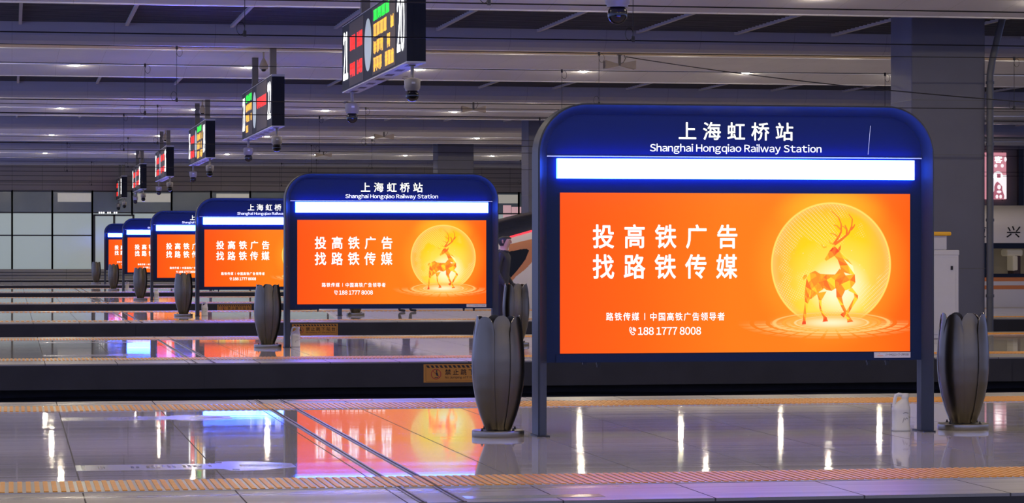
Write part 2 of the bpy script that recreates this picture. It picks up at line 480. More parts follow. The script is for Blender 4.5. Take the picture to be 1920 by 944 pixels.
# ceiling: one soffit box over every platform, dark slatted grille over every pair of tracks
prof = [(0.95, 6.72), (1.0, 6.50), (1.05, 6.36), (1.16, 6.25), (1.30, 6.19)]
inner = [(1.50, 6.21), (2.4, 6.33), (3.4, 6.40), (5.6, 6.42), (9.2, 6.40), (11.0, 6.385), (12.55, 6.20)]
for k in range(-1, NP):
    y0 = P0 + PERIOD * k
    y_end = 12.62 if k < NP - 1 else BACK_Y - y0
    b = MB()
    P = prof + [(1.32, SOFFIT), (1.48, SOFFIT)] + [p for p in inner if p[0] < y_end] + ([(12.58, SOFFIT), (12.72, SOFFIT), (12.75, 6.72)] if k < NP - 1 else [(y_end, 6.40)])
    for i in range(len(P) - 1):
        (ya, za), (yb, zb) = P[i], P[i + 1]
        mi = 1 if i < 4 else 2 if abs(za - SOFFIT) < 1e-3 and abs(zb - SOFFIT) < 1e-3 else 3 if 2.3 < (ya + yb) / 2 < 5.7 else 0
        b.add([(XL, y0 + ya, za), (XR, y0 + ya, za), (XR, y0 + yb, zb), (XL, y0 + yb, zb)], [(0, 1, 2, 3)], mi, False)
    # upper closing sheet and a shallow light ledge in front of the downlights
    b.add([(XL, y0 + 0.95, 6.9), (XR, y0 + 0.95, 6.9), (XR, y0 + y_end, 6.9), (XL, y0 + y_end, 6.9)], [(0, 1, 2, 3)], 0)
    sec = P + [(P[-1][0], 6.9), (P[0][0], 6.9)]
    for xx in (XL, XR): b.add([(xx, y0 + q[0], q[1]) for q in sec], [tuple(range(len(sec)))], 0)
    for q in (P[0], P[-1]): b.add([(XL, y0 + q[0], q[1]), (XR, y0 + q[0], q[1]), (XR, y0 + q[0], 6.9), (XL, y0 + q[0], 6.9)], [(0, 1, 2, 3)], 0)
    if k < NP - 1:
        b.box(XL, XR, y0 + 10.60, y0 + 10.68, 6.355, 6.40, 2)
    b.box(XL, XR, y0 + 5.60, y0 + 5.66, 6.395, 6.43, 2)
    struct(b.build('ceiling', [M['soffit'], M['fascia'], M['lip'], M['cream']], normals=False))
    if k < NP - 1:
        gr = MB()
        ga, gb = y0 + 12.76, y0 + PERIOD + 0.94
        gr.add([(XL, ga, 6.80), (XR, ga, 6.80), (XR, gb, 6.80), (XL, gb, 6.80)], [(3, 2, 1, 0)], 1)
        y = ga + 0.1
        while y < gb - 0.1:
            gr.box(XL, XR, y, y + 0.05, 6.63, 6.70, 0); y += 0.30
        x = -11.5
        while x < XR:
            gr.box(x, x + 0.07, ga, gb, 6.58, 6.66, 2); x += 2.33
        struct(gr.build('ceiling_slat', [M['slat'], M['void'], M['strut']]))

# back wall with its glazing
w = MB(); w.box(XL, XR, BACK_Y, BACK_Y + 0.2, 4.95, 6.9, 0)
w.box(XL, XR, BACK_Y - 0.03, BACK_Y, 5.5, 5.53, 1); w.box(XL, XR, BACK_Y - 0.03, BACK_Y, 5.78, 5.81, 1)
struct(w.build('wall_back', [M['tile'], M['mullion']]))
w = MB(); w.box(33.5, XR, BACK_Y, BACK_Y + 0.2, -1.25, 4.95, 0)
struct(w.build('wall_right', [M['tile']]))
w = MB(); w.box(XL, 33.5, BACK_Y - 1.4, BACK_Y - 1.2, 0, 0.52, 0, 0.02); w.box(XL, 33.5, BACK_Y - 1.43, BACK_Y - 1.4, 0.16, 0.19, 1); w.box(XL, 33.5, BACK_Y - 1.43, BACK_Y - 1.4, 0.33, 0.36, 1)
struct(w.build('low_wall', [M['parapet'], M['mullion']]))
x_edge = 0.02
bay, n = 2.236, 0
x = x_edge - 6 * bay
while x < 33.0:
    n += 1
    fr = MB()
    for xx in (x, x + bay): fr.box(xx - 0.05, xx + 0.05, BACK_Y - 0.06, BACK_Y + 0.06, -0.2, 4.98, 0)
    for zz in (4.93, 3.71, 2.42, 0.48): fr.box(x, x + bay, BACK_Y - 0.05, BACK_Y + 0.05, zz - 0.04, zz + 0.04, 0)
    wo = struct(fr.build('window_%d' % n, [M['mullion']]))
    for za, zb, mm in ((-0.2, 0.45, 'glass_top'), (0.51, 2.38, 'glass_low'), (2.46, 3.67, 'glass_low'), (3.75, 4.90, 'glass_top')):
        lit = mm == 'glass_top' and za > 3 and n in (8, 10, 12, 14, 17, 18, 19)
        p = MB(); p.box(x + 0.05, x + bay - 0.05, BACK_Y, BACK_Y + 0.02, za, zb, 0)
        if lit: p.box(x + 0.12, x + bay - 0.12, BACK_Y + 0.03, BACK_Y + 0.05, 4.35, 4.88, 0)
        p.build('pane', [M[mm]], wo)
        if lit:
            q = MB(); q.box(x + 0.3, x + bay - 0.06, BACK_Y - 0.012, BACK_Y - 0.002, 4.32, 4.82, 0)
            q.build('lit_pane', [M['glass_lit']], wo)
    x += bay
d = MB()
for xx in (4.60, 5.72, 6.80): d.box(xx - 0.06, xx + 0.06, BACK_Y - 0.12, BACK_Y - 0.05, 0, 3.62, 0)
d.box(4.60, 6.80, BACK_Y - 0.12, BACK_Y - 0.05, 3.52, 3.62, 0)
do = struct(d.build('door_1', [M['mullion']]))
for xx in (4.66, 5.78):
    p = MB(); p.box(xx, xx + 0.98, BACK_Y - 0.10, BACK_Y - 0.07, 0.05, 3.52, 0); p.build('door_leaf', [M['glass_low']], do)
p = MB()
for i in range(9):
    if i in (3, 6): continue
    p.box(4.85 + i * 0.12, 4.93 + i * 0.12, BACK_Y - 0.14, BACK_Y - 0.121, 3.66, 3.76, 0)
p.build('door_lettering', [M['white_letter']], do)

# ------------------------------------------------------------------ columns and the drain pipe
def column(y, label):
    b = MB()
    b.box(18.6, 20.22, y - 0.7, y + 0.7, -1.25, 6.79, 0, 0.03)
    for z in (1.2, 3.6, 4.75): b.box(18.596, 20.224, y - 0.704, y + 0.704, z, z + 0.015, 1)
    o = b.build('column', [M['column'], M['pipe']])
    o['kind'] = 'structure'; o['label'] = label
    return o
for k, lb in ((0, 'wide grey concrete column rising to the ceiling right of the nearest sign'),
              (2, 'grey column rising between the two nearest signs'),
              (3, 'small distant grey column above the second sign')):
    column(P0 + PERIOD * (k + 1) + 16.85, lb)
b = MB()
pipe_x = 20.30
b.tube([(pipe_x, 54.62, -1.25), (pipe_x, 54.62, 5.3), (pipe_x + 0.05, 54.62, 5.6), (pipe_x + 0.32, 54.62, 6.68)], 0.075, 12)
for z in (0.6, 2.2, 3.8, 5.1): b.tube([(pipe_x, 54.62, z), (pipe_x, 54.62, z + 0.06)], 0.09, 12)
tag(b.build('drain_pipe', [M['pipe']]), 'dark vertical drain pipe on the right edge of the wide grey column', 'pipe')

# ------------------------------------------------------------------ station signs
HALF, TOP, RAD, BEV, FR, PN = 1.77, 2.86, 0.43, 0.09, 0.15, 0.06
SIGN_X, SIGN_Y = 6.192, 22.95
def S(u, v):
    """pixel of the photograph on the nearest sign's panel -> sign-local x, z in metres"""
    X, Z = at_y(u, v, SIGN_Y - PN)
    return X - SIGN_X, Z

def arch(half, top, rad, z0=0.0, seg=14):
    pts = [(-half, z0)]
    for i in range(seg + 1):
        a = PI - PI / 2 * i / seg
        pts.append((-half + rad + rad * math.cos(a), top - rad + rad * math.sin(a)))
    for i in range(seg + 1):
        a = PI / 2 - PI / 2 * i / seg
        pts.append((half - rad + rad * math.cos(a), top - rad + rad * math.sin(a)))
    pts.append((half, z0))
    return pts

def poster_material():
    m = bpy.data.materials.new('orange_poster_print'); m.use_nodes = True
    nt = m.node_tree; b = nt.nodes['Principled BSDF']; N = Nodes(nt)
    tc = nt.nodes.new('ShaderNodeTexCoord'); sep = nt.nodes.new('ShaderNodeSeparateXYZ')
    nt.links.new(tc.outputs['Object'], sep.inputs[0])
    X, Z = sep.outputs[0], sep.outputs[2]
    t = N.m('DIVIDE', N.m('ADD', X, 1.561), 3.138, clamp=True)
    col = N.ramp(t, [(0.0, lin(255, 80, 14)), (0.22, lin(255, 98, 12)), (0.48, lin(255, 124, 20)), (0.70, lin(255, 128, 22)), (0.90, lin(255, 112, 14)), (1.0, lin(255, 92, 10))])
    cx, cz = S(1558.2, 496.6)
    R = S(1669.5, 496.6)[0] - cx
    def dist(px, pz, rx=1.0, rz=1.0):
        dx = N.m('DIVIDE', N.m('SUBTRACT', X, px), rx); dz = N.m('DIVIDE', N.m('SUBTRACT', Z, pz), rz)
        return N.m('SQRT', N.m('ADD', N.m('MULTIPLY', dx, dx), N.m('MULTIPLY', dz, dz)))
    d = dist(cx, cz, R, R)
    # glow printed around the globe
    col = N.mix(N.m('MULTIPLY', N.m('SUBTRACT', 1.0, N.smooth(dist(cx, cz + R * 0.86, R * 1.05, R * 0.55), 0.2, 1.0)), 0.85), col, lin(255, 196, 34))
    col = N.mix(N.m('MULTIPLY', N.m('SUBTRACT', 1.0, N.smooth(d, 0.9, 1.45)), 0.42), col, lin(255, 170, 40))
    # inside of the globe
    hot = dist(cx + 0.13 * R, cz - 0.36 * R, R, R * 0.92)
    ins = N.ramp(N.m('DIVIDE', hot, 1.6, clamp=True), [(0.0, lin(255, 255, 236)), (0.16, lin(255, 250, 190)), (0.34, lin(255, 226, 84)), (0.58, lin(255, 214, 22)), (0.80, lin(255, 200, 30)), (1.0, lin(255, 170, 50))])
    side = N.smooth(N.m('ABSOLUTE', N.m('SUBTRACT', X, cx)), 0.45 * R, 1.0 * R)
    ins = N.mix(N.m('MULTIPLY', side, 0.75), ins, lin(255, 178, 84))
    low = N.m('SUBTRACT', 1.0, N.smooth(Z, cz - 0.95 * R, cz - 0.45 * R))
    ins = N.mix(N.m('MULTIPLY', N.m('MULTIPLY', low, side), 0.7), ins, lin(255, 150, 50))
    # rows of printed dots following the sphere
    wx = N.m('ADD', X, N.m('MULTIPLY', N.m('SINE', N.m('MULTIPLY', Z, 5.0)), 0.06))
    wz = N.m('ADD', Z, N.m('MULTIPLY', N.m('SINE', N.m('MULTIPLY', X, 5.0)), 0.07))
    k = 2 * PI / 0.027
    dots = N.smooth(N.m('MULTIPLY', N.m('SINE', N.m('MULTIPLY', wx, k)), N.m('SINE', N.m('MULTIPLY', wz, k))), 0.25, 0.6)
    nz = nt.nodes.new('ShaderNodeTexNoise'); nz.inputs['Scale'].default_value = 3.0; nz.inputs['Detail'].default_value = 2
    nt.links.new(tc.outputs['Object'], nz.inputs['Vector'])
    land = N.m('MULTIPLY', N.smooth(nz.outputs['Fac'], 0.46, 0.52), N.smooth(d, 0.25, 0.5))
    ins = N.mix(N.m('MULTIPLY', N.m('MULTIPLY', dots, land), 0.55), ins, lin(255, 244, 190))
    rim_in = N.smooth(d, 0.86, 1.0)
    ins = N.mix(N.m('MULTIPLY', rim_in, 0.5), ins, lin(255, 206, 120))
    fade = N.smooth(Z, cz - 0.93 * R, cz - 0.72 * R)
    inside = N.m('MULTIPLY', N.m('SUBTRACT', 1.0, N.smooth(d, 0.985, 1.0)), fade)
    col = N.mix(inside, col, ins)
    rim = N.m('MULTIPLY', N.m('SUBTRACT', 1.0, N.smooth(N.m('ABSOLUTE', N.m('SUBTRACT', d, 0.992)), 0.004, 0.022)), fade)
    col = N.mix(N.m('MULTIPLY', rim, 0.9), col, lin(255, 232, 110))
    # pedestal of glowing rings with a fan of tiles in front
    px, pz = S(1559, 605.5)
    e = dist(px, pz, 0.52, 0.088)
    glow = N.m('SUBTRACT', 1.0, N.smooth(dist(px, pz - 0.01, 0.52, 0.11), 0.2, 1.25))
    col = N.mix(N.m('MULTIPLY', glow, 0.85), col, lin(255, 206, 92))
    col = N.mix(N.m('MULTIPLY', N.m('SUBTRACT', 1.0, N.smooth(e, 0.0, 0.75)), 0.9), col, lin(255, 250, 205))
    for rr, wd, st, cc in ((1.0, 0.05, 0.8, lin(255, 205, 120)), (0.84, 0.035, 0.5, lin(255, 180, 70)), (0.64, 0.03, 0.7, lin(255, 248, 190)), (0.66, 0.05, 0.4, lin(255, 170, 50))):
        rg = N.m('SUBTRACT', 1.0, N.smooth(N.m('ABSOLUTE', N.m('SUBTRACT', e, rr)), wd * 0.3, wd))
        col = N.mix(N.m('MULTIPLY', rg, st), col, cc)
    ang = N.m('ARCTAN2', N.m('DIVIDE', N.m('SUBTRACT', Z, pz), 0.088), N.m('DIVIDE', N.m('SUBTRACT', X, px), 0.52))
    fa = N.m('ABSOLUTE', N.m('SUBTRACT', N.m('FRACT', N.m('MULTIPLY', ang, 30 / (2 * PI))), 0.5))
    fe = N.m('ABSOLUTE', N.m('SUBTRACT', N.m('FRACT', N.m('MULTIPLY', e, 3.6)), 0.5))
    cell = N.m('MULTIPLY', N.m('LESS_THAN', fa, 0.40), N.m('LESS_THAN', fe, 0.36))
    band = N.m('MULTIPLY', N.m('MULTIPLY', N.m('GREATER_THAN', e, 0.72), N.m('SUBTRACT', 1.0, N.smooth(e, 1.0, 1.75))), N.smooth(N.m('MULTIPLY', Z, -1.0), -pz - 0.03, -pz + 0.04))
    col = N.mix(N.m('MULTIPLY', N.m('MULTIPLY', cell, band), 0.6), col, lin(255, 214, 130))
    # sparkles
    vo = nt.nodes.new('ShaderNodeTexVoronoi'); vo.inputs['Scale'].default_value = 16
    nt.links.new(tc.outputs['Object'], vo.inputs['Vector'])
    sp = N.m('MULTIPLY', N.m('LESS_THAN', vo.outputs['Distance'], 0.07), N.m('SUBTRACT', 1.0, N.smooth(d, 0.3, 0.85)))
    col = N.mix(N.m('MULTIPLY', sp, 0.6), col, lin(255, 255, 225))
    b.inputs['Base Color'].default_value = (0.10, 0.03, 0.005, 1)
    b.inputs['Roughness'].default_value = 0.6
    b.inputs['Specular IOR Level'].default_value = 0.1
    nt.links.new(col, b.inputs['Emission Color'])
    b.inputs['Emission Strength'].default_value = POSTER_STRENGTH
    return m
M['poster'] = poster_material()
DEER = [mat('deer_print_%s' % n, c, 0.5, emit=c, strength=1.0) for n, c in (
    ('deep', lin(205, 62, 6)), ('rust', lin(236, 98, 8)), ('orange', lin(250, 124, 12)), ('amber', lin(255, 150, 16)),
    ('gold', lin(255, 184, 30)), ('pale', lin(255, 236, 150)))]

def make_deer(parent, yp):
    def D(px, py):
        x, z = S(1400 + px / 3.147, 360 + py / 3.147)
        return (x, yp, z)
    b = MB()
    def poly(pts, c): b.add([D(*p) for p in pts], [tuple(range(len(pts)))], c)
    def strip(a, c, cols):
        """two outlines with the same number of points, alternating facets between them"""
        for i in range(len(a) - 1):
            poly([a[i], a[i + 1], c[i + 1]], cols[(2 * i) % len(cols)])
            poly([a[i], c[i + 1], c[i]], cols[(2 * i + 1) % len(cols)])
    # hind legs (far one first)
    strip([(412, 598), (424, 640), (428, 690), (434, 706), (452, 745), (448, 765)], [(470, 588), (440, 640), (440, 694), (446, 706), (470, 742), (478, 762)], [2, 3, 1, 4])
    poly([(452, 742), (470, 740), (478, 764), (446, 768)], 0)
    # raised front leg
    strip([(596, 582), (630, 598), (634, 622), (604, 676), (586, 706), (556, 716)], [(620, 566), (656, 612), (654, 632), (616, 690), (600, 716), (574, 742)], [2, 4, 3, 1])
    poly([(574, 710), (588, 716), (570, 742), (550, 724)], 0)
    # trunk
    top = [(345, 560), (352, 510), (372, 480), (402, 466), (430, 484), (470, 487), (520, 488), (548, 452)]
    mid = [(352, 620), (380, 575), (376, 520), (432, 486), (420, 535), (470, 520), (520, 522), (556, 480)]
    bot = [(352, 640), (382, 630), (420, 600), (440, 560), (470, 580), (500, 585), (522, 570), (600, 520)]
    strip(top, mid, [1, 2, 3, 4, 2, 3, 1, 2])
    strip(mid, bot, [1, 2, 4, 3, 2, 1, 2, 3])
    poly([(430, 484), (470, 487), (420, 535)], 3); poly([(420, 535), (470, 520), (450, 575)], 1); poly([(470, 487), (520, 488), (470, 520)], 2)
    poly([(376, 520), (420, 535), (382, 575)], 2); poly([(382, 575), (420, 535), (450, 575), (410, 600)], 3); poly([(352, 510), (372, 480), (376, 520)], 4)
    poly([(345, 560), (376, 520), (382, 575), (352, 640)], 1)
    # tail
    poly([(352, 488), (356, 500), (336, 522), (328, 508)], 3); poly([(352, 488), (328, 508), (340, 492)], 1)
    # chest
    poly([(520, 522), (556, 450), (582, 494)], 2); poly([(520, 522), (582, 494), (555, 545)], 1); poly([(582, 494), (636, 486), (608, 522)], 3)
    poly([(582, 494), (608, 522), (555, 545)], 2); poly([(636, 486), (640, 535), (608, 522)], 1); poly([(608, 522), (640, 535), (612, 572)], 3)
    poly([(555, 545), (608, 522), (612, 572), (580, 582)], 4); poly([(520, 522), (555, 545), (522, 570)], 3); poly([(522, 570), (555, 545), (580, 582), (545, 595)], 2)
    # near hind leg
    strip([(345, 560), (340, 610), (343, 650), (333, 720), (330, 764)], [(395, 590), (372, 630), (360, 660), (350, 722), (346, 764)], [2, 4, 1, 3])
    poly([(382, 575), (410, 600), (372, 630)], 2); poly([(328, 764), (347, 764), (348, 782), (324, 784)], 0)
    # near front leg
    strip([(526, 576), (528, 620), (552, 670), (582, 730), (592, 762)], [(580, 580), (560, 622), (570, 668), (598, 722), (618, 756)], [1, 2, 4, 2])
    poly([(592, 752), (612, 748), (628, 766), (592, 772)], 1)
    # neck: front facets dark, nape pale
    strip([(516, 378), (536, 402), (548, 436), (556, 470)], [(546, 348), (570, 396), (596, 432), (608, 486)], [2, 3, 1, 2])
    strip([(546, 348), (570, 396), (596, 432), (608, 486)], [(556, 360), (598, 402), (624, 436), (636, 488)], [4, 5, 5, 3])
    # head looking back over the body
    poly([(520, 324), (548, 350), (516, 378), (500, 352)], 1); poly([(500, 352), (516, 378), (486, 396), (478, 366)], 2)
    poly([(478, 366), (486, 396), (468, 408), (458, 398)], 3); poly([(520, 324), (500, 352), (486, 350), (506, 328)], 0); poly([(486, 350), (500, 352), (478, 366)], 2)
    poly([(538, 334), (556, 312), (552, 342), (540, 352)], 1); poly([(506, 324), (520, 318), (512, 334)], 3); poly([(526, 330), (544, 350), (520, 366)], 0)
    # antlers
    def limb(pts, w, c):
        for i in range(len(pts) - 1):
            (x0, y0), (x1, y1) = pts[i], pts[i + 1]
            dx, dy = x1 - x0, y1 - y0; L = math.hypot(dx, dy); nx, ny = -dy / L, dx / L
            a, e = w * (1 - i / len(pts)), w * (1 - (i + 1) / len(pts)) + 0.6
            poly([(x0 + nx * a, y0 + ny * a), (x1 + nx * e, y1 + ny * e), (x1 - nx * e, y1 - ny * e), (x0 - nx * a, y0 - ny * a)], c)
    limb([(516, 312), (560, 280), (600, 246), (618, 204), (622, 160), (600, 132)], 7.5, 1)
    limb([(612, 226), (630, 206), (637, 192)], 6, 1)
    limb([(588, 258), (590, 222), (578, 196)], 6, 1); limb([(590, 225), (570, 205), (556, 202)], 4, 2)
    limb([(510, 310), (538, 272), (556, 236), (556, 190), (540, 150), (498, 114)], 6.5, 1)
    limb([(556, 226), (530, 200), (512, 196)], 5, 2); limb([(540, 270), (520, 252), (492, 244)], 5, 2)
    limb([(516, 312), (490, 302), (484, 286)], 5, 3); limb([(500, 316), (466, 322), (452, 292)], 5, 4); limb([(470, 324), (452, 330), (438, 310)], 4.5, 3)
    o = b.build('deer_print', DEER, parent, normals=False)
    return o

def build_sign(label, group):
    root = thing('station_sign', (SIGN_X, SIGN_Y, 0), label, 'sign', group)
    # frame: arched profile, flat outside, slanted towards the panel on both faces
    out = arch(HALF, TOP, RAD); inn = arch(HALF - BEV, TOP - BEV, RAD - BEV)
    b = MB(); n = len(out); v = []; f = []
    for (xo, zo), (xi, zi) in zip(out, inn):
        xl, zl = xo + (xi - xo) * 0.16, zo + (zi - zo) * 0.16
        v += [(xo, -FR + 0.012, zo), (xl, -FR, zl), (xi, -PN, zi), (xi, PN, zi), (xl, FR, zl), (xo, FR - 0.012, zo)]
    for i in range(n - 1):
        for k in range(6):
            l = (k + 1) % 6
            f.append((i * 6 + k, i * 6 + l, (i + 1) * 6 + l, (i + 1) * 6 + k))
    f += [(0, 1, 2, 3, 4, 5), tuple((n - 1) * 6 + k for k in range(6))]
    b.add(v, f, 0, True)
    fr = b.build('frame', [M['frame']], root)
    fb = MB()
    for sx in (-1, 1):
        fb.box(sx * (HALF - 0.045) - 0.055, sx * (HALF - 0.045) + 0.055, -0.155, 0.155, 0, 0.012, 0)
    fb.build('foot_plate', [M['bolt']], root)
    # header
    h = [p for p in arch(HALF - BEV, TOP - BEV, RAD - BEV, 2.412)]
    b = MB(); b.prism(h, -PN, PN, 'y'); hd = b.build('header_panel', [M['header']], root)
    b = MB(); b.box(-HALF + BEV, HALF - BEV, -PN - 0.012, PN + 0.012, 2.400, 2.410, 0); b.build('divider', [M['silver']], root)
    pl = lambda yy: (lambda x, z: (x, yy, z))
    b = MB()
    (x0, z1), (x1, z0) = S(1272.5, 228.5), S(1487, 264.5)
    fit_text(b, '上海虹桥站', x0, x1, z0, z1, pl(-PN - 0.004), 0.012, gap=1.29)
    b.build('chinese_lettering', [M['cream_letter']], hd, normals=False)
    b = MB()
    (x0, z1), (x1, z0) = S(1218.5, 269.5), S(1540, 290.5)
    fit_text(b, 'Shanghai Hongqiao Railway Station', x0, x1, z0, z1, pl(-PN - 0.004), 0.005)
    b.build('english_lettering', [M['white_letter']], hd, normals=False)
    # lower panel
    b = MB(); b.box(-HALF + BEV, HALF - BEV, -PN, PN, 0.632, 2.40, 0)
    b.box(-1.60, 1.615, -PN - 0.012, -PN, 0.632, 0.700, 0)
    b.build('lower_panel', [M['navy']], root)
    for s in (-1, 1):
        b = MB(); yf = s * (PN + 0.05)
        (xa, za), (xb, zb) = S(1043, 297.5), S(1711, 338)
        b.box(xa, xb, min(s * PN, yf), max(s * PN, yf), zb, za, 1)
        b.add([(xa, yf + s * 0.001, zb), (xb, yf + s * 0.001, zb), (xb, yf + s * 0.001, za), (xa, yf + s * 0.001, za)], [(0, 1, 2, 3) if s < 0 else (3, 2, 1, 0)], 0)
        b.build('light_strip', [M['strip'], M['strip_side']], root, normals=False)
        b = MB()
        (xa, za), (xb, zb) = S(1050, 361.5), S(1706, 659)
        b.box(xa, xb, min(s * PN, s * (PN + 0.006)), max(s * PN, s * (PN + 0.006)), zb, za, 0)
        po = b.build('poster', [M['poster']], root)
        if s < 0: front = po
    yp = -PN - 0.0085
    b = MB()
    (x0, z1), (x1, z0) = S(1111, 421), S(1382, 466.5)
    fit_text(b, '投高铁广告', x0, x1, z0, z1, pl(yp), 0.016, gap=1.40)
    (x0, z1), (x1, z0) = S(1111, 477), S(1382, 523)
    fit_text(b, '找路铁传媒', x0, x1, z0, z1, pl(yp), 0.016, gap=1.40)
    b.build('headline_lettering', [M['white_letter']], front, normals=False)
    b = MB()
    (x0, z1), (x1, z0) = S(1136, 586.5), S(1198, 601.5)
    fit_text(b, '路铁传媒', x0, x1, z0, z1, pl(yp), 0.008, gap=1.12)
    (x0, z1), (x1, z0) = S(1208, 587.5), S(1209.2, 600.5)
    b.add([(x0, yp, z0), (x1, yp, z0), (x1, yp, z1), (x0, yp, z1)], [(0, 1, 2, 3)])
    (x0, z1), (x1, z0) = S(1219, 586.5), S(1358, 601.5)
    fit_text(b, '中国高铁广告领导者', x0, x1, z0, z1, pl(yp), 0.008, gap=1.12)
    b.build('tagline_lettering', [M['white_letter']], front, normals=False)
    b = MB()
    (x0, z1), (x1, z0) = S(1196, 614), S(1314, 628)
    fit_text(b, '188 1777 8008', x0, x1, z0, z1, pl(yp), 0.012)
    b.build('phone_lettering', [M['white_letter']], front, normals=False)
    b = MB()
    def line(pts, w=0.55):
        q = [Vector(S(1180 + px / 12.8, 605 + py / 12.8)) for px, py in pts]
        for i in range(len(q) - 1):
            t = (q[i + 1] - q[i]).normalized() * w * 0.00467; nrm = Vector((-t.y, t.x))
            b.add([(p.x, yp, p.y) for p in (q[i] - t * .4 + nrm, q[i + 1] + t * .4 + nrm, q[i + 1] + t * .4 - nrm, q[i] - t * .4 - nrm)], [(0, 1, 2, 3)])
    line([(8, 130), (0, 180), (20, 240), (55, 288), (90, 302), (120, 280), (120, 262), (88, 236), (66, 244), (36, 210), (30, 190), (48, 168), (40, 126), (24, 116), (8, 130)])
    for r in (28, 52, 76):
        line([(72 + r * math.sin(a) * 1.0, 195 - r * math.cos(a)) for a in [0.15 + 0.24 * i for i in range(8)]], 0.5)
    b.build('phone_icon', [M['white_letter']], front, normals=False)
    make_deer(front, yp)
    # asset sticker below the poster
    b = MB()
    (x0, z1), (x1, z0) = S(1638, 661), S(1706, 671)
    b.box(x0, x1, -PN - 0.016, -PN - 0.0121, z0, z1, 0)
    st = b.build('asset_label', [M['sticker']], root)
    b = MB()
    w = x1 - x0
    fit_text(b, 'LS-SHHQQ21-ZT-ZMP008B', x0 + w * 0.31, x1 - w * 0.05, z0 + 0.014, z1 - 0.012, pl(-PN - 0.0166), 0.0, m=0)
    b.add([(x0 + w * 0.08, -PN - 0.0166, z0 + 0.016), (x0 + w * 0.26, -PN - 0.0166, z0 + 0.016), (x0 + w * 0.24, -PN - 0.0166, z0 + 0.021), (x0 + w * 0.10, -PN - 0.0166, z0 + 0.021)], [(0, 1, 2, 3)], 1)
    b.add([(x0 + w * 0.12, -PN - 0.0166, z1 - 0.014), (x0 + w * 0.17, -PN - 0.0166, z1 - 0.017), (x0 + w * 0.15, -PN - 0.0166, z1 - 0.008)], [(0, 1, 2)], 1)
    b.build('sticker_print', [M['ink'], M['orange_ink']], st, normals=False)
    for u, dz in ((1097, 0.02), (1123, 0.045), (1630, 0.045), (1665, 0.045)):
        x = S(u, 680)[0]
        b = MB(); b.box(x - 0.017, x + 0.017, -0.045, -0.01, 0.632 - 0.02, 0.632, 0)
        if dz > 0.03: b.box(x - 0.011, x + 0.011, -0.04, -0.016, 0.632 - dz, 0.612, 0)
        b.build('door_bolt', [M['bolt']], root)
    return root

sg = 'station name signs with orange posters'
SIGN_LABELS = ['nearest and largest station sign with a fully visible orange deer poster, between two bins',
               'second nearest station sign, left of the largest one, its whole deer poster visible',
               'third station sign, partly hidden behind the second, headline on its orange poster complete',
               'fourth station sign back in the row, only the left half of its poster showing',
               'fifth station sign back in the row, a narrow slice left of the fourth',
               'smallest and farthest station sign at the left end of the row']
SOFF = [0, -0.03, -0.05, -0.06, -0.10, -0.10]
signs = [build_sign(SIGN_LABELS[0], sg)]
for k in range(1, 6):
    signs.append(dup(signs[0], (SIGN_X + SOFF[k], SIGN_Y + PERIOD * k, 0), SIGN_LABELS[k], sg))

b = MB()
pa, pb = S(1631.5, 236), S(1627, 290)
b.add([(pa[0], -PN - 0.003, pa[1]), (pa[0] + 0.004, -PN - 0.003, pa[1]), (pb[0] + 0.005, -PN - 0.003, pb[1]), (pb[0], -PN - 0.003, pb[1])], [(0, 1, 2, 3)])  # thin pale line painting the glint of a crack
b.build('scratch', [M['silver']], [c for c in signs[0].children if c.name.startswith('header_panel')][0], normals=False)

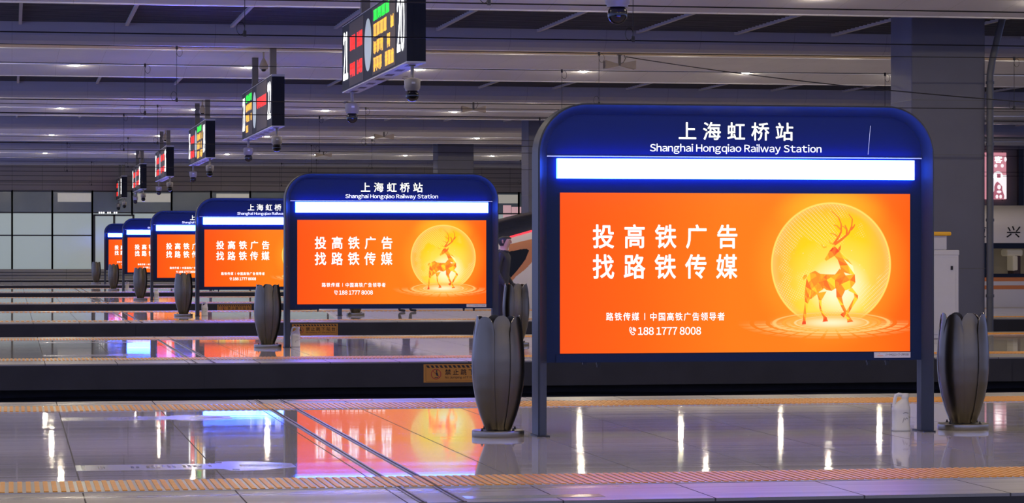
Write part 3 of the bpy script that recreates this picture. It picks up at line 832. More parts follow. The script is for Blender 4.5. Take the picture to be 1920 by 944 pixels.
# ------------------------------------------------------------------ tulip bins
def build_bin(label, group):
    root = thing('litter_bin', (4.12, 22.95, 0), label, 'bin', group)
    b = MB(); b.lathe([(0.0, 0.0), (0.222, 0.0), (0.225, 0.006), (0.225, 0.048), (0.219, 0.055), (0.0, 0.055)], seg=48, cap=False)
    b.build('base_plate', [M['bin_edge']], root)
    b = MB()
    for a in (0.5, 2.1, 3.7, 5.3):
        b.lathe([(0.012, 0.055), (0.012, 0.062), (0.007, 0.066), (0.007, 0.078)], (0.185 * math.cos(a), 0.185 * math.sin(a)), 8)
    b.build('anchor_bolt', [M['bolt']], root)
    R = [(0.055, 0.098), (0.10, 0.117), (0.18, 0.148), (0.30, 0.182), (0.42, 0.204), (0.54, 0.216), (0.66, 0.218), (0.78, 0.211), (0.90, 0.198), (1.0, 0.183), (1.05, 0.176)]
    def rad(z):
        for (z0, r0), (z1, r1) in zip(R, R[1:]):
            if z <= z1: return r0 + (r1 - r0) * (z - z0) / (z1 - z0)
        return R[-1][1]
    b = MB(); b.lathe([(rad(z) - 0.020, z) for z in (0.056, 0.12, 0.3, 0.5, 0.7, 0.86, 0.95)], seg=40, cap=False)
    b.build('inner_liner', [M['liner']], root)
    for i in range(8):
        a0 = -PI / 2 + i * PI / 4
        outer = i % 2
        off = 0.012 if outer else 0.0
        half = 0.485
        ztop = 1.04 if not outer else 1.03
        nz, na = 34, 12
        b = MB(); v = []; f = []
        for side in (0, 1):
            for iz in range(nz + 1):
                t = iz / nz
                for ia in range(na + 1):
                    s = -1 + 2 * ia / na
                    # petal outline: straight sides, rounded tip and a short rounded foot
                    zt = ztop - 0.145 * (1 - math.sqrt(max(0.0, 1 - (abs(s)) ** 2.5)))
                    zb = 0.057 + 0.022 * (1 - math.sqrt(max(0, 1 - s * s)))
                    z = zb + (zt - zb) * t
                    wd = half * (1.0 - 0.06 * t)
                    bulge = 0.004 * (1 - s * s)
                    r = rad(z) + off + bulge - (0.007 if side else 0)
                    if t > 0.9: r += 0.004 * ((t - 0.9) / 0.1) ** 2
                    v.append((r * math.cos(a0 + s * wd), r * math.sin(a0 + s * wd), z))
        st = na + 1; half_n = (nz + 1) * st
        for side in (0, 1):
            for iz in range(nz):
                for ia in range(na):
                    q = [side * half_n + iz * st + ia, side * half_n + iz * st + ia + 1, side * half_n + (iz + 1) * st + ia + 1, side * half_n + (iz + 1) * st + ia]
                    f.append(tuple(q if side == 0 else q[::-1]))
        b.add(v, f, 0, True)
        e = []
        for ia in range(na):
            e.append((ia, ia + half_n, ia + 1 + half_n, ia + 1)); k2 = nz * st + ia
            e.append((k2, k2 + 1, k2 + 1 + half_n, k2 + half_n))
        for iz in range(nz):
            for ia in (0, na):
                k2 = iz * st + ia; e.append((k2, k2 + st, k2 + st + half_n, k2 + half_n))
        o0 = len(b.f)
        b.f += [list(q) for q in e]; b.mi += [1] * len(e); b.sm += [False] * len(e)
        b.build('petal', [M['bin'], M['bin_edge']], root)
    return root

bg = 'tulip shaped metal litter bins beside the signs'
BIN_L = ['grey metal tulip bin at the left post of the nearest sign', 'grey metal tulip bin at the left post of the second sign',
         'grey metal tulip bin at the left post of the third sign', 'grey metal tulip bin in front of the fourth sign, beside its left post',
         'small tulip bin in front of the fifth sign', 'smallest and farthest tulip bin, left of all the signs']
BIN_R = ['grey metal tulip bin at the right post of the nearest sign', 'tulip bin between the second sign and the nearest sign, behind a nearer bin',
         'tulip bin of which only the foot shows under the second sign']
LX = [4.10, 4.12, 4.08, 4.04, 3.98, 3.95]
bin0 = build_bin(BIN_L[0], bg); bin0.location = (LX[0], 22.95, 0)
for k in range(1, 6): dup(bin0, (LX[k], 22.95 + PERIOD * k + 0, 0), BIN_L[k], bg)
for k in range(3): dup(bin0, (8.34 if k == 0 else 8.28, 23.12 + PERIOD * k, 0), BIN_R[k], bg)

# ------------------------------------------------------------------ plastic jugs
def build_jug(label, group):
    root = thing('plastic_jug', (0, 0, 0), label, 'jug', group)
    def ring(z, hx, hy, cx=0.0, n=28, p=3.2):
        o = []
        for k in range(n):
            a = 2 * PI * k / n; c, s = math.cos(a), math.sin(a)
            o.append((cx + hx * math.copysign(abs(c) ** (2 / p), c), hy * math.copysign(abs(s) ** (2 / p), s), z))
        return o
    secs = [(0.0, .068, .050, 0), (0.006, .074, .056, 0), (0.028, .075, .057, 0), (0.033, .072, .054, 0), (0.165, .073, .055, 0), (0.172, .075, .057, 0), (0.186, .075, .057, 0),
            (0.212, .066, .050, 0), (0.240, .048, .038, .016), (0.262, .030, .028, .032), (0.275, .026, .026, .036)]
    b = MB(); v = []; f = []; n = 28
    for z, hx, hy, cx in secs: v += ring(z, hx, hy, cx, p=3.2 if z < 0.23 else 2.2)
    for i in range(len(secs) - 1):
        for k in range(n): f.append((i * n + k, i * n + (k + 1) % n, (i + 1) * n + (k + 1) % n, (i + 1) * n + k))
    f += [tuple(reversed(range(n))), tuple((len(secs) - 1) * n + k for k in range(n))]
    b.add(v, f, 0, True)
    bd = b.build('body', [M['jug']], root)
    b = MB(); b.lathe([(0.030, 0.274), (0.031, 0.278), (0.031, 0.308), (0.028, 0.312), (0.0, 0.312)], (0.036, 0), 20, cap=False); b.build('cap', [M['jug']], root)
    b = MB(); b.tube([(0.012, 0, 0.300), (-0.02, 0, 0.306), (-0.044, 0, 0.296), (-0.052, 0, 0.268), (-0.058, 0, 0.236), (-0.062, 0, 0.205)], [.014, .014, .014, .014, .014, .016], 10); b.build('handle', [M['jug']], root)
    b = MB()
    for pts in ([(0.0, .150), (.02, .154), (.045, .150)], [(0.0, .085), (.008, .112), (.016, .094), (.03, .112), (.04, .10)], [(-.004, .07), (.0, .086)], [(.05, .12), (.062, .112)]):
        b.tube([(x, -0.0555, z) for x, z in pts], 0.0016, 5)
    b.build('marker_scribble', [M['label_grime']], bd)
    return root
jg = 'white plastic jugs standing by the sign posts'
jugs = [((7.73, 23.02), 'white plastic jug with black scribbles at the right post of the nearest sign'),
        ((4.60, 44.75), 'white plastic jug at the left post of the second sign'),
        ((4.60, 66.2), 'white plastic jug at the left post of the third sign'),
        ((4.56, 87.75), 'small white plastic jug at the left post of the fourth sign'),
        ((4.52, 109.4), 'smallest white plastic jug at the left post of the fifth sign')]
j0 = build_jug(jugs[0][1], jg); j0.location = (*jugs[0][0], 0); j0.scale = (1.06, 1.06, 1.06)
for (x, y), lb in jugs[1:]:
    dup(j0, (x, y, 0), lb, jg)

# ------------------------------------------------------------------ hanging LED boards
def led_row(b, ya, yb, z0, z1, n, rng, skip=()):
    """n glyph-like clusters of strokes from far (ya) to near (yb) on the face x = -0.0xx"""
    xf = -0.153
    wch = (ya - yb) / n
    for i in range(n):
        if i in skip: continue
        a = ya - wch * (i + 0.06); e = ya - wch * (i + 0.90)
        m = rng.choice((3, 4, 4, 5))
        for s in range(m):
            yc = a + (e - a) * (s + 0.5) / m
            t0 = z0 + (z1 - z0) * rng.choice((0, 0, .1, .2)); t1 = z1 - (z1 - z0) * rng.choice((0, 0, .08, .2))
            hw = (a - e) / m * 0.36
            b.box(xf, xf + 0.004, yc - hw, yc + hw, t0, t1)
        for q in rng.sample((.12, .4, .66, .9), 2):
            zc = z0 + (z1 - z0) * q
            b.box(xf, xf + 0.004, e, a, zc - 0.018, zc + 0.018)

def build_board(k, nums, spec, label, group):
    """board runs across the platform; local y from +4.05 (far end) to -4.05 (near end), face looks to -x"""
    yc = P0 + PERIOD * k + 6.0
    root = thing('platform_display', (5.985, yc, 4.42), label, 'display board', group)
    L, H, T = 4.05, 1.18, 0.145
    b = MB(); b.box(-T, T, -L, L, 0.02, H, 0)
    for x in (-0.05, 0.06): b.box(x, x + 0.008, -L - 0.004, -L, 0.02, H, 0)
    b.box(-T - 0.002, T + 0.002, -L - 0.004, L + 0.004, H, H + 0.015, 1); b.box(-T - 0.003, T + 0.003, -L - 0.012, -L + 0.02, H - 0.035, H + 0.017, 1)  # pale end cap put in for the lit top edge
    b.box(-T, T, -L, L, 0.0, 0.02, 1)
    for i in range(7):
        y = L - 0.55 - i * 1.15
        b.box(-0.06, 0.06, y - 0.2, y + 0.2, -0.004, 0.0, 2)
    b.build('housing', [M['board'], M['alu'], M['ledglass']], root)
    # bays on the face: number, led, clock, led, number
    cuts = [L, 3.00, 1.02, 0.0 - 0.10, -2.85, -L]
    fx = lambda y, z: (-T - 0.0095, -y, z)
    for ya, yb in ((cuts[1] - 0.02, cuts[2] + 0.02), (cuts[3] - 0.02, cuts[4] + 0.02)):
        b = MB(); b.box(-T - 0.005, -T, yb, ya, 0.05, H - 0.03); b.build('led_screen', [M['ledglass']], root)
    b = MB(); cy = (cuts[2] + cuts[3]) / 2
    vs = [(-T - 0.006, cy, 0.6)] + [(-T - 0.006, cy + 0.44 * math.cos(2 * PI * i / 40), 0.6 + 0.44 * math.sin(2 * PI * i / 40)) for i in range(40)]
    b.add(vs, [(0, 1 + (i + 1) % 40, 1 + i) for i in range(40)]); b.add([(p[0] + 0.005, p[1], p[2]) for p in vs], [(0, 1 + i, 1 + (i + 1) % 40) for i in range(40)])
    b.build('clock_face', [M['clock']], root)
    for num, ya, yb in ((nums[0], cuts[0] - 0.22, cuts[1] + 0.18), (nums[1], cuts[4] - 0.2, cuts[5] + 0.2)):
        if not num: continue
        b = MB(); fit_text(b, num, -ya, -yb, 0.20, 1.06, fx, 0.012, m=0)
        b.build('track_number', [M['white_letter']], root, normals=False)
    rng = random.Random(40 + k)
    for colname, bayi, z0, z1, n, skip in spec:
        ya, yb = (cuts[1] - 0.12, cuts[2] + 0.15) if bayi == 0 else (cuts[3] - 0.15, cuts[4] + 0.15)
        b = MB(); led_row(b, ya, yb, z0, z1, n, rng, skip)
        b.build('led_text', [M[colname]], root)
    for y in (-2.8, 1.95):
        b = MB(); b.box(-0.075, 0.075, y - 0.075, y + 0.075, H + 0.015, 6.40 - 4.42 + 0.03, 0); b.build('hanging_pole', [M['pole']], root)
    return root

R2 = [('red', 0, 0.66, 0.92, 7, (3,)), ('red', 0, 0.20, 0.44, 7, (3,))]
Y4 = [('green', 1, 0.93, 1.11, 5, (4,)), ('yellow', 1, 0.66, 0.88, 6, (4,)), ('yellow', 1, 0.38, 0.60, 6, (3, 5)), ('yellow', 1, 0.10, 0.33, 7, (3,))]
G0 = [('green', 0, 0.90, 1.08, 4, ()), ('yellow', 0, 0.66, 0.84, 5, ()), ('yellow', 0, 0.40, 0.58, 5, (3,)), ('yellow', 0, 0.14, 0.32, 5, (2, 3, 4))]
R1 = [('red', 1, 0.58, 0.84, 5, ())]
RR = [('red', 1, 0.68, 0.94, 5, (2,)), ('red', 1, 0.22, 0.46, 5, (2,))]
dg_ = 'black LED platform displays hanging from the ceiling'
boards = [
    build_board(0, ('19', '18'), [R2[0], Y4[1]], 'LED display above the nearest platform, out of the picture at the top', dg_),
    build_board(1, ('21', '20'), R2 + Y4, 'nearest visible LED display numbered 21 and 20, with red and yellow text', dg_),
    build_board(2, ('23', '22'), G0 + R1, 'second LED display numbered 23 and 22, yellow text at its far end', dg_),
    build_board(3, ('25', '24'), R2 + Y4, 'third LED display back in the row, red left and yellow right text', dg_),
    build_board(4, ('27', '26'), R2 + RR, 'fourth LED display back, four red text blocks, larger than the next', dg_),
    build_board(5, ('29', '28'), R2 + RR, 'fifth LED display back, small with four red text blocks', dg_),
    build_board(6, ('', '30'), R2, 'farthest dim LED display with one column of red text', dg_)]

def build_camera(label, group):
    root = thing('dome_camera', (0, 0, 0), label, 'security camera', group)
    b = MB(); b.tube([(0, 0, 0), (0, 0, -0.20)], 0.028, 12); b.lathe([(0.05, -0.0), (0.05, -0.012)], seg=16); b.build('stem', [M['camwhite']], root)
    b = MB(); b.lathe([(0.0, -0.185), (0.07, -0.19), (0.118, -0.205), (0.124, -0.225), (0.122, -0.345), (0.108, -0.362), (0.104, -0.385), (0.0, -0.386)], seg=28, cap=False)
    b.tube([(-0.118, 0, -0.21), (-0.155, 0, -0.20), (-0.15, 0, -0.18), (-0.07, 0, -0.165)], 0.006, 6)
    b.build('housing', [M['camwhite']], root)
    b = MB(); b.box(-0.028, 0.028, -0.1255, -0.122, -0.285, -0.255); b.build('housing_badge', [M['white_letter'] if False else M['vinyl']], root)
    b = MB(); pr = [(0.100 * math.cos(a), -0.455 - 0.100 * math.sin(a)) for a in [-0.75 + 0.155 * i for i in range(15)]]
    b.lathe([(0.088, -0.384)] + pr + [(0.0, -0.555)], seg=28, cap=False); b.build('dome', [M['camblack']], root)
    return root
cg = 'dome cameras hanging under the LED displays'
cam0 = None
ordn = ['nearest platform', 'display 21 and 20', 'second display', 'third display', 'fourth display', 'fifth display', 'farthest display']
for k in range(7):
    yc = P0 + PERIOD * k + 6.0
    for dy, side in ((-3.5, 'near'), (3.55, 'far')):
        if k == 0 and side == 'near': continue
        lb = ('large dome camera cut off by the top edge, above the largest sign' if k == 0 else
              'black dome camera hanging under the %s end of the %s' % (side, ordn[k] if k != 1 else 'nearest display'))
        loc = (5.985 + (0.02 if side == 'near' else -0.03), yc + dy, 4.413)
        if cam0 is None: cam0 = build_camera(lb, cg); cam0.location = loc
        else: dup(cam0, loc, lb, cg)

def build_teardrop(label, group):
    root = thing('teardrop_speaker', (0, 0, 0), label, 'speaker', group)
    b = MB(); b.tube([(0, 0, 0), (0, 0, -0.18)], 0.022, 10); b.build('stem', [M['speaker']], root)
    b = MB(); b.lathe([(0.02, -0.14), (0.035, -0.17), (0.065, -0.23), (0.10, -0.31), (0.112, -0.37), (0.108, -0.40), (0.095, -0.42)], seg=24); b.build('shell', [M['speaker']], root)
    b = MB(); b.lathe([(0.06, -0.42), (0.058, -0.445), (0.04, -0.468), (0.0, -0.476)], seg=20, cap=False); b.build('lens', [M['camblack']], root)
    return root
td = None
for k in range(2, 6):
    lb = 'brown teardrop shaped speaker between the poles of the %s display' % ORD[k - 1]
    loc = (6.02, P0 + PERIOD * k + 6.0, 6.412)
    if td is None: td = build_teardrop(lb, 'teardrop speakers between display poles'); td.location = loc
    else: dup(td, loc, lb, 'teardrop speakers between display poles')

def build_horn(label, group):
    root = thing('twin_horn_speaker', (0, 0, 0), label, 'speaker', group)
    for s in (-1, 1):
        b = MB(); v = []
        for x, hy, hz in ((0.03, .03, .03), (0.10, .05, .045), (0.36, .14, .10), (0.385, .145, .105)):
            v += [(s * x, -hy, -hz), (s * x, hy, -hz), (s * x, hy, hz), (s * x, -hy, hz)]
        f = [(i * 4 + k, i * 4 + (k + 1) % 4, (i + 1) * 4 + (k + 1) % 4, (i + 1) * 4 + k) for i in range(3) for k in range(4)] + [(0, 1, 2, 3), (12, 13, 14, 15)]
        b.add(v, f); hn = b.build('horn', [M['speaker']], root)
        b = MB(); b.box(min(s * .3855, s * .388), max(s * .3855, s * .388), -.12, .12, -.085, .085); b.build('mouth', [M['camblack']], hn)
    b = MB(); b.box(-.03, .03, -.03, .03, -.02, 0.24); b.box(-.06, .06, -.05, .05, 0.235, 0.252); b.build('bracket', [M['pole']], root)
    b = MB(); b.tube([(0.0, 0, .02), (.1, 0, .06), (.15, 0, .16), (.12, 0, .25)], 0.008, 6); b.build('lead', [M['wire']], root)
    return root
hs = None
for k, lb in ((2, 'twin horn speaker under the ceiling above the left half of the largest sign'), (3, 'twin horn speaker under the ceiling, second from the right'),
              (4, 'twin horn speaker on the ceiling above the right end of the second sign'), (5, 'small twin horn speaker on the ceiling above the middle of the second sign')):
    loc = (14.72, P0 + PERIOD * k + 5.3, 6.16)
    if hs is None: hs = build_horn(lb, 'twin horn speakers'); hs.location = loc
    else: dup(hs, loc, lb, 'twin horn speakers')

# ------------------------------------------------------------------ recessed downlights
def project(X, Y, Z):
    c, s = math.cos(YAW), math.sin(YAW)
    zc = X * s + Y * c; r = X * c - Y * s
    return 960 + F_PX * r / zc, HORIZON + F_PX * (EYE - Z) / zc
def build_downlight(label, group):
    root = thing('ceiling_downlight', (0, 0, 0), label, 'ceiling light', group)
    b = MB(); b.lathe([(0.098, 0.02), (0.122, 0.0), (0.124, 0.02), (0.124, 0.03)], seg=28, cap=False); b.build('trim_ring', [M['downring']], root)
    b = MB(); b.lathe([(0.0, -0.030), (0.03, -0.029), (0.06, -0.024), (0.085, -0.013), (0.098, 0.0), (0.098, 0.02)], seg=28, cap=False); b.build('diffuser', [M['downlight']], root)
    return root
ROWS = ['nearest platform', 'second platform', 'front visible row', 'second visible row', 'third visible row', 'fourth visible row']
dl = None
for k, off in [(k, 10.95) for k in range(6)] + [(k, 2.3) for k in range(-1, 7)] + [(-1, 10.95)]:
    Y = P0 + PERIOD * k + off
    front = off > 5
    seen = [j for j in range(-2, 16) if front and k >= 0 and 0 <= project(1.62 + 4.465 * j, Y, 6.38)[0] <= 1920 and project(1.62 + 4.465 * j, Y, 6.38)[1] > 0]
    for j in range(-2, 16):
        X = 1.62 + 4.465 * j
        if j not in seen and not (-1 <= j <= 5): continue
        if j in seen: lb = 'round downlight, %s from the left in the %s of ceiling lights' % (ORD[seen.index(j)], ROWS[k])
        else: lb = 'round downlight out of sight along one side of the ceiling'
        loc = (X if front else X + 2.23, Y, 6.370 if front else 6.300)
        grp = 'downlights, row %s' % ORD[k] if j in seen else 'downlights that the photograph does not show'
        if dl is None: dl = build_downlight(lb, grp); dl.location = loc
        else: dup(dl, loc, lb, grp)

# ------------------------------------------------------------------ overhead lines
TR = [31.4, 36.6]
drop_x = {(0, 0): [-4.0, 5.5, 14.2], (0, 1): [3.08, 8.43], (1, 0): [3.14, 11.5, 20.2], (1, 1): [2.78, 11.8, 19.15], (2, 0): [3.9, 9.6, 17.0], (2, 1): [3.2, 8.9, 15.5, 23.0],
          (3, 0): [4.0, 12.6, 21.0], (3, 1): [2.0, 11.0, 19.5], (4, 0): [5.5, 13.0, 22.0], (4, 1): [3.5, 12.0, 25.0]}
def sag(x, a, span=50.0):
    t = ((x + 14) % span) / span
    return -4 * a * t * (1 - t)
for k in range(5):
    for q in (0, 1):
        y = TR[q] + PERIOD * k
        root = thing('overhead_line', (0, y, 0), 'thin black overhead wires over the %s track from the front' % ORD[2 * k + q], 'overhead wire', 'overhead lines above the tracks')
        xs = [XL + i * 2.0 for i in range(int((XR - XL) / 2) + 1)]
        b = MB(); b.tube([(x, 0, 4.49) for x in (XL, XR)], 0.0095, 6); b.build('contact_wire', [M['wire']], root)
        mz = lambda x: 5.66 + sag(x, 0.14)
        b = MB(); b.tube([(x, 0, mz(x)) for x in xs], 0.0085, 6); b.build('messenger_wire', [M['wire']], root)
        for x in drop_x[(k, q)]:
            b = MB(); b.tube([(x, 0, 4.49), (x, 0, mz(x))], 0.005, 5)
            for zc, sx in ((4.58, -1), (mz(x) - 0.10, 1)):
                b.tube([(x + sx * 0.055 * (1 - math.cos(a)), 0, zc + 0.085 * math.sin(a)) for a in [2 * PI * i / 16 for i in range(16)]], 0.0045, 5, closed=True)
            b.box(x - 0.02, x + 0.02, -0.015, 0.015, 4.47, 4.55); b.box(x - 0.02, x + 0.02, -0.015, 0.015, mz(x) - 0.05, mz(x) + 0.02)
            b.build('dropper', [M['wire']], root)
b = MB()
A, Bq = Vector((14.9, 65.5, 6.37)), Vector((18.7, 47.5, 4.30))
b.tube([A + (Bq - A) * t + Vector((0, 0, -0.25 * 4 * t * (1 - t) * 0.4)) for t in [i / 16 for i in range(17)]], 0.012, 6)
tag(b.build('feeder_cable', [M['wire']]), 'slanting black cable running down right from the twin horn speaker across the column', 'cable')

# cable runs on the recessed wall of the second platform
for k in (1, 2):
    y = P0 + PERIOD * k + 0.66
    b = MB(); b.tube([(x, y, -0.52 + 0.012 * math.sin(x * 1.7)) for x in [XL + 0.5 * i for i in range(int((XR - XL) / 0.5))]], 0.025, 6)
    o = b.build('cable_run', [M['bolt']])
    tag(o, 'black cable running along the wall under the %s platform edge' % ('second' if k == 1 else 'third'), 'cable')

# ------------------------------------------------------------------ warning signs on the platform faces
def build_warning(label, group):
    root = thing('warning_sign', (5.80, P0 + PERIOD - 0.013, -0.02), label, 'warning sign', group)
    W, H = 1.02, 0.262
    b = MB(); b.box(0, W, -0.006, 0, -H - 0.02, -0.02, 0); b.build('plate', [M['warn']], root)
    yf = -0.0075
    b = MB()
    for z0, z1 in ((-H - 0.002, -H + 0.001), (-0.036, -0.039)): b.add([(0.03, yf, z0), (W - 0.03, yf, z0), (W - 0.03, yf, z1), (0.03, yf, z1)], [(0, 1, 2, 3)])
    for x in (0.03, W - 0.034): b.add([(x, yf, -H), (x + 0.004, yf, -H), (x + 0.004, yf, -0.036), (x, yf, -0.036)], [(0, 1, 2, 3)])
    x = 0.035
    while x < W - 0.08:
        b.add([(x + 0.022, yf, -0.072), (x + 0.062, yf, -0.072), (x + 0.036, yf, -0.038), (x, yf, -0.038)], [(0, 1, 2, 3)]); x += 0.064
    fit_text(b, '禁止跳下站台', 0.31, 0.96, -0.178, -0.092, lambda p, q: (p, yf, q), 0.014, gap=1.25)
    fit_text(b, 'No Jumping off the platform', 0.31, 0.96, -0.236, -0.192, lambda p, q: (p, yf, q), 0.006)
    b.build('warning_lettering', [M['ink']], root, normals=False)
    b = MB(); c = (0.18, -0.162)
    for r0, r1 in ((0.064, 0.074),):
        v = []
        for i in range(36):
            a = 2 * PI * i / 36
            v += [(c[0] + r0 * math.cos(a), yf, c[1] + r0 * math.sin(a)), (c[0] + r1 * math.cos(a), yf, c[1] + r1 * math.sin(a))]
        b.add(v, [(2 * i, 2 * i + 1, (2 * i + 3) % 72, (2 * i + 2) % 72) for i in range(36)], 0)
    b.add([(c[0] - .049, yf, c[1] + .043), (c[0] - .043, yf, c[1] + .049), (c[0] + .049, yf, c[1] - .043), (c[0] + .043, yf, c[1] - .049)], [(0, 1, 2, 3)], 0)
    # falling figure and edge
    b.add([(c[0] - .02, yf - .0005, c[1] - .052), (c[0] + .03, yf - .0005, c[1] - .052), (c[0] + .03, yf - .0005, c[1] - .044), (c[0] - .02, yf - .0005, c[1] - .044)], [(0, 1, 2, 3)], 1)
    b.add([(c[0] - .005, yf - .0005, c[1] + .03), (c[0] + .02, yf - .0005, c[1] + .025), (c[0] + .035, yf - .0005, c[1] - .025), (c[0] + .005, yf - .0005, c[1] - .02)], [(0, 1, 2, 3)], 1)
    b.add([(c[0] + .008 + .012 * math.cos(a), yf - .0005, c[1] + .045 + .012 * math.sin(a)) for a in [2 * PI * i / 12 for i in range(12)]], [tuple(range(12))], 1)
    b.build('prohibition_symbol', [M['warnred'], M['ink']], root, normals=False)
    return root
wg = 'yellow warning signs on the platform faces'
w0 = build_warning('yellow no jumping warning sign on the second platform face, left of the nearest bin', wg)
dup(w0, (6.1, P0 + 2 * PERIOD - 0.013, -0.02), 'dim yellow warning sign on the third platform face, right of the second jug', wg)
dup(w0, (6.05, P0 + 3 * PERIOD - 0.013, -0.02), 'dim yellow warning sign on the fourth platform face, below the third sign', wg)

# ------------------------------------------------------------------ floor stickers
def build_sticker(label, group, rng):
    root = thing('floor_sticker', (0, 0, 0.0), label, 'floor sticker', group)
    b = MB()
    poly = [(0.46, -0.25), (1.52, -0.25), (1.56, -0.40), (1.62, -0.44), (1.80, -0.40), (2.06, -0.16), (2.06, 0.16), (1.80, 0.40), (1.62, 0.44), (1.50, 0.40), (1.50, 0.25), (0.46, 0.25)]
    b.prism(poly, 0.0005, 0.002, 'z'); b.build('vinyl', [M['vinyl']], root)
    b = MB()
    def q(x0, x1, y0, y1): b.add([(x0, y0, .0024), (x1, y0, .0024), (x1, y1, .0024), (x0, y1, .0024)], [(0, 1, 2, 3)])
    q(0.50, 0.53, -0.22, 0.22); q(1.50, 1.55, 0.28, 0.38); q(1.58, 1.63, -0.40, -0.28); q(1.66, 1.98, -0.10, 0.10)
    for i in range(16):
        x = 0.86 + i * 0.038
        if rng.random() < .2: continue
        q(x, x + 0.022, -0.12 + rng.random() * .06, 0.06 + rng.random() * .06)
    for i in range(12): q(1.02 + i * 0.036, 1.035 + i * 0.036, 0.12, 0.15)
    for i in range(3): q(0.62 + i * 0.02, 0.63 + i * 0.02, -0.1, 0.1)
    b.build('printed_marks', [M['vinylmark']], root, normals=False)
    return root
stg = 'white boarding stickers on the platform floors'
s0 = build_sticker('long white boarding sticker on the nearest floor, lower left, closer to the front edge', stg, random.Random(3)); s0.location = (0, 20.15, 0)
for y, lb in ((26.0, 'long white boarding sticker on the nearest floor, near the rear tactile band'), (41.7, 'white boarding sticker on the second platform floor, closer to its front edge'),
              (47.55, 'white boarding sticker on the second platform floor, closer to its rear edge')):
    dup(s0, (0, y, 0), lb, stg)
def edge_sticker(y, lb):
    b = MB(); b.prism([(2.87, y - 0.1), (3.78, y - 0.1), (3.78, y + 0.1), (2.87, y + 0.1)], 0.0008, 0.0025, 'z')
    tag(b.build('edge_sticker', [M['vinyl']]), lb, 'floor sticker', 'white stickers on the platform edge stones')
edge_sticker(17.3, 'white sticker on the front edge stones at the bottom of the picture')
edge_sticker(28.75, 'white sticker on the rear edge stones of the nearest platform')

# ------------------------------------------------------------------ train on the far track behind the third platform
TY, HWID = 74.42, 1.65
NEAR_Y = TY - HWID
def T(u, v): return at_y(u, v, NEAR_Y + 0.03)
tip, full = 8.15, 17.0
eye = [T(*p) for p in ((880, 500), (905, 482), (930, 476), (956, 472), (975, 468), (987, 467), (992, 470), (985, 487), (970, 507), (955, 524), (945, 531), (880, 531))]
gold = [T(*p) for p in ((880, 490), (930, 474), (956, 463), (975, 458), (1000, 453), (1020, 450), (1024, 458), (1012, 475), (1000, 489), (985, 505), (967, 519), (958, 530), (950, 540), (880, 540))]
zred = lambda x: T(953, 446)[1] + (x - T(953, 446)[0]) / (T(1005, 431.5)[0] - T(953, 446)[0]) * (T(1005, 431.5)[1] - T(953, 446)[1])
def inside(p, poly):
    r = False; j = len(poly) - 1
    for i in range(len(poly)):
        (xi, zi), (xj, zj) = poly[i], poly[j]
        if (zi > p[1]) != (zj > p[1]) and p[0] < (xj - xi) * (p[1] - zi) / (zj - zi) + xi: r = not r
        j = i
    return r
z_floor = -0.95
def section(x):
    t = max(0.0, min(1.0, (x - tip) / (full - tip)))
    top = -0.15 + 3.03 * (1 - (1 - t) ** 2.25)
    wid = HWID * min(1.0, 0.06 + (1 - (1 - min(1, t * 1.9)) ** 2.2) * 0.94)
    bot = -0.45 + (z_floor + 0.45) * min(1, t * 3)
    return top, wid, bot
xs = [tip + 0.02 + 0.25 * i for i in range(16)]
x = 12.1
while x < 15.2: xs.append(x); x += 0.015
xs += [15.3, 15.6, 16.0, 16.5, 17.0, 18.0, 20.0, 23.0, 26.0]
WINS = [(27.05, 28.60), (29.25, 30.80), (31.45, 33.0)]
WZ = (0.93, 1.64)
for a, e in WINS: xs += [a, e]
xs += [34, 40, 50, 60, 73.5]
xs = sorted(set(round(q, 4) for q in xs))
SEG = 150
ZL = [WZ[0], WZ[1]]
def ring(x):
    """closed loop: near side from bottom to top (denser), roof, far side, bottom"""
    top, wid, bot = section(x)
    pts = []
    nn = 240
    zr = top - min(0.85, 0.28 * (top - bot))            # shoulder height
    for i in range(nn + 1):
        z = bot + (zr - bot) * i / nn
        for L in ZL:
            if abs(z - L) < (zr - bot) / nn * 0.5: z = L
        s = (z - bot) / (zr - bot)
        y = wid * (1 - 0.05 * max(0, s - 0.5) ** 2 - 0.06 * max(0, 0.25 - s))
        pts.append((TY - y, z))
    y_sh = TY - pts[-1][0]
    for i in range(1, 26):
        a = PI * i / 26
        pts.append((TY - y_sh * math.copysign(abs(math.cos(a)) ** 0.75, math.cos(a)), zr + (top - zr) * math.sin(a) ** 0.85))
    for i in range(nn, -1, -20):
        yy, z = pts[i]; pts.append((2 * TY - yy, z))
    return pts
rings = [ring(x) for x in xs]
n = len(rings[0])
b = MB(); v = [(x, p[0], p[1]) for x, r in zip(xs, rings) for p in r]; f = []; mi = []
for i in range(len(xs) - 1):
    xm = (xs[i] + xs[i + 1]) / 2
    for k in range(n):
        l = (k + 1) % n
        zm = (rings[i][k][1] + rings[i][l][1] + rings[i + 1][k][1] + rings[i + 1][l][1]) / 4
        near = k < 240
        if near and any(a < xm < e for a, e in WINS) and WZ[0] < zm < WZ[1]: continue
        m = 0
        if xm < 15.8:
            if zm > zred(xm) - 0.02: m = 1
            elif inside((xm, zm), eye): m = 3
            elif inside((xm, zm), gold): m = 2
        else:
            if 0.82 < zm < 1.80 and near: m = 3
            elif 0.71 < zm < 0.82 or 0.49 < zm < 0.60: m = 4
        if zm < -0.28: m = 5
        f.append((i * n + k, i * n + l, (i + 1) * n + l, (i + 1) * n + k)); mi.append(m)
o0 = len(b.f); b.add(v, f, 0, True); b.mi = mi
b.f.append(list(range(n))); b.mi.append(1); b.sm.append(False)
b.f.append([(len(xs) - 1) * n + k for k in range(n)]); b.mi.append(0); b.sm.append(False)
train = thing('train', (0, 0, 0), 'white high speed train with a dark gold nose standing beyond the third platform', 'train')
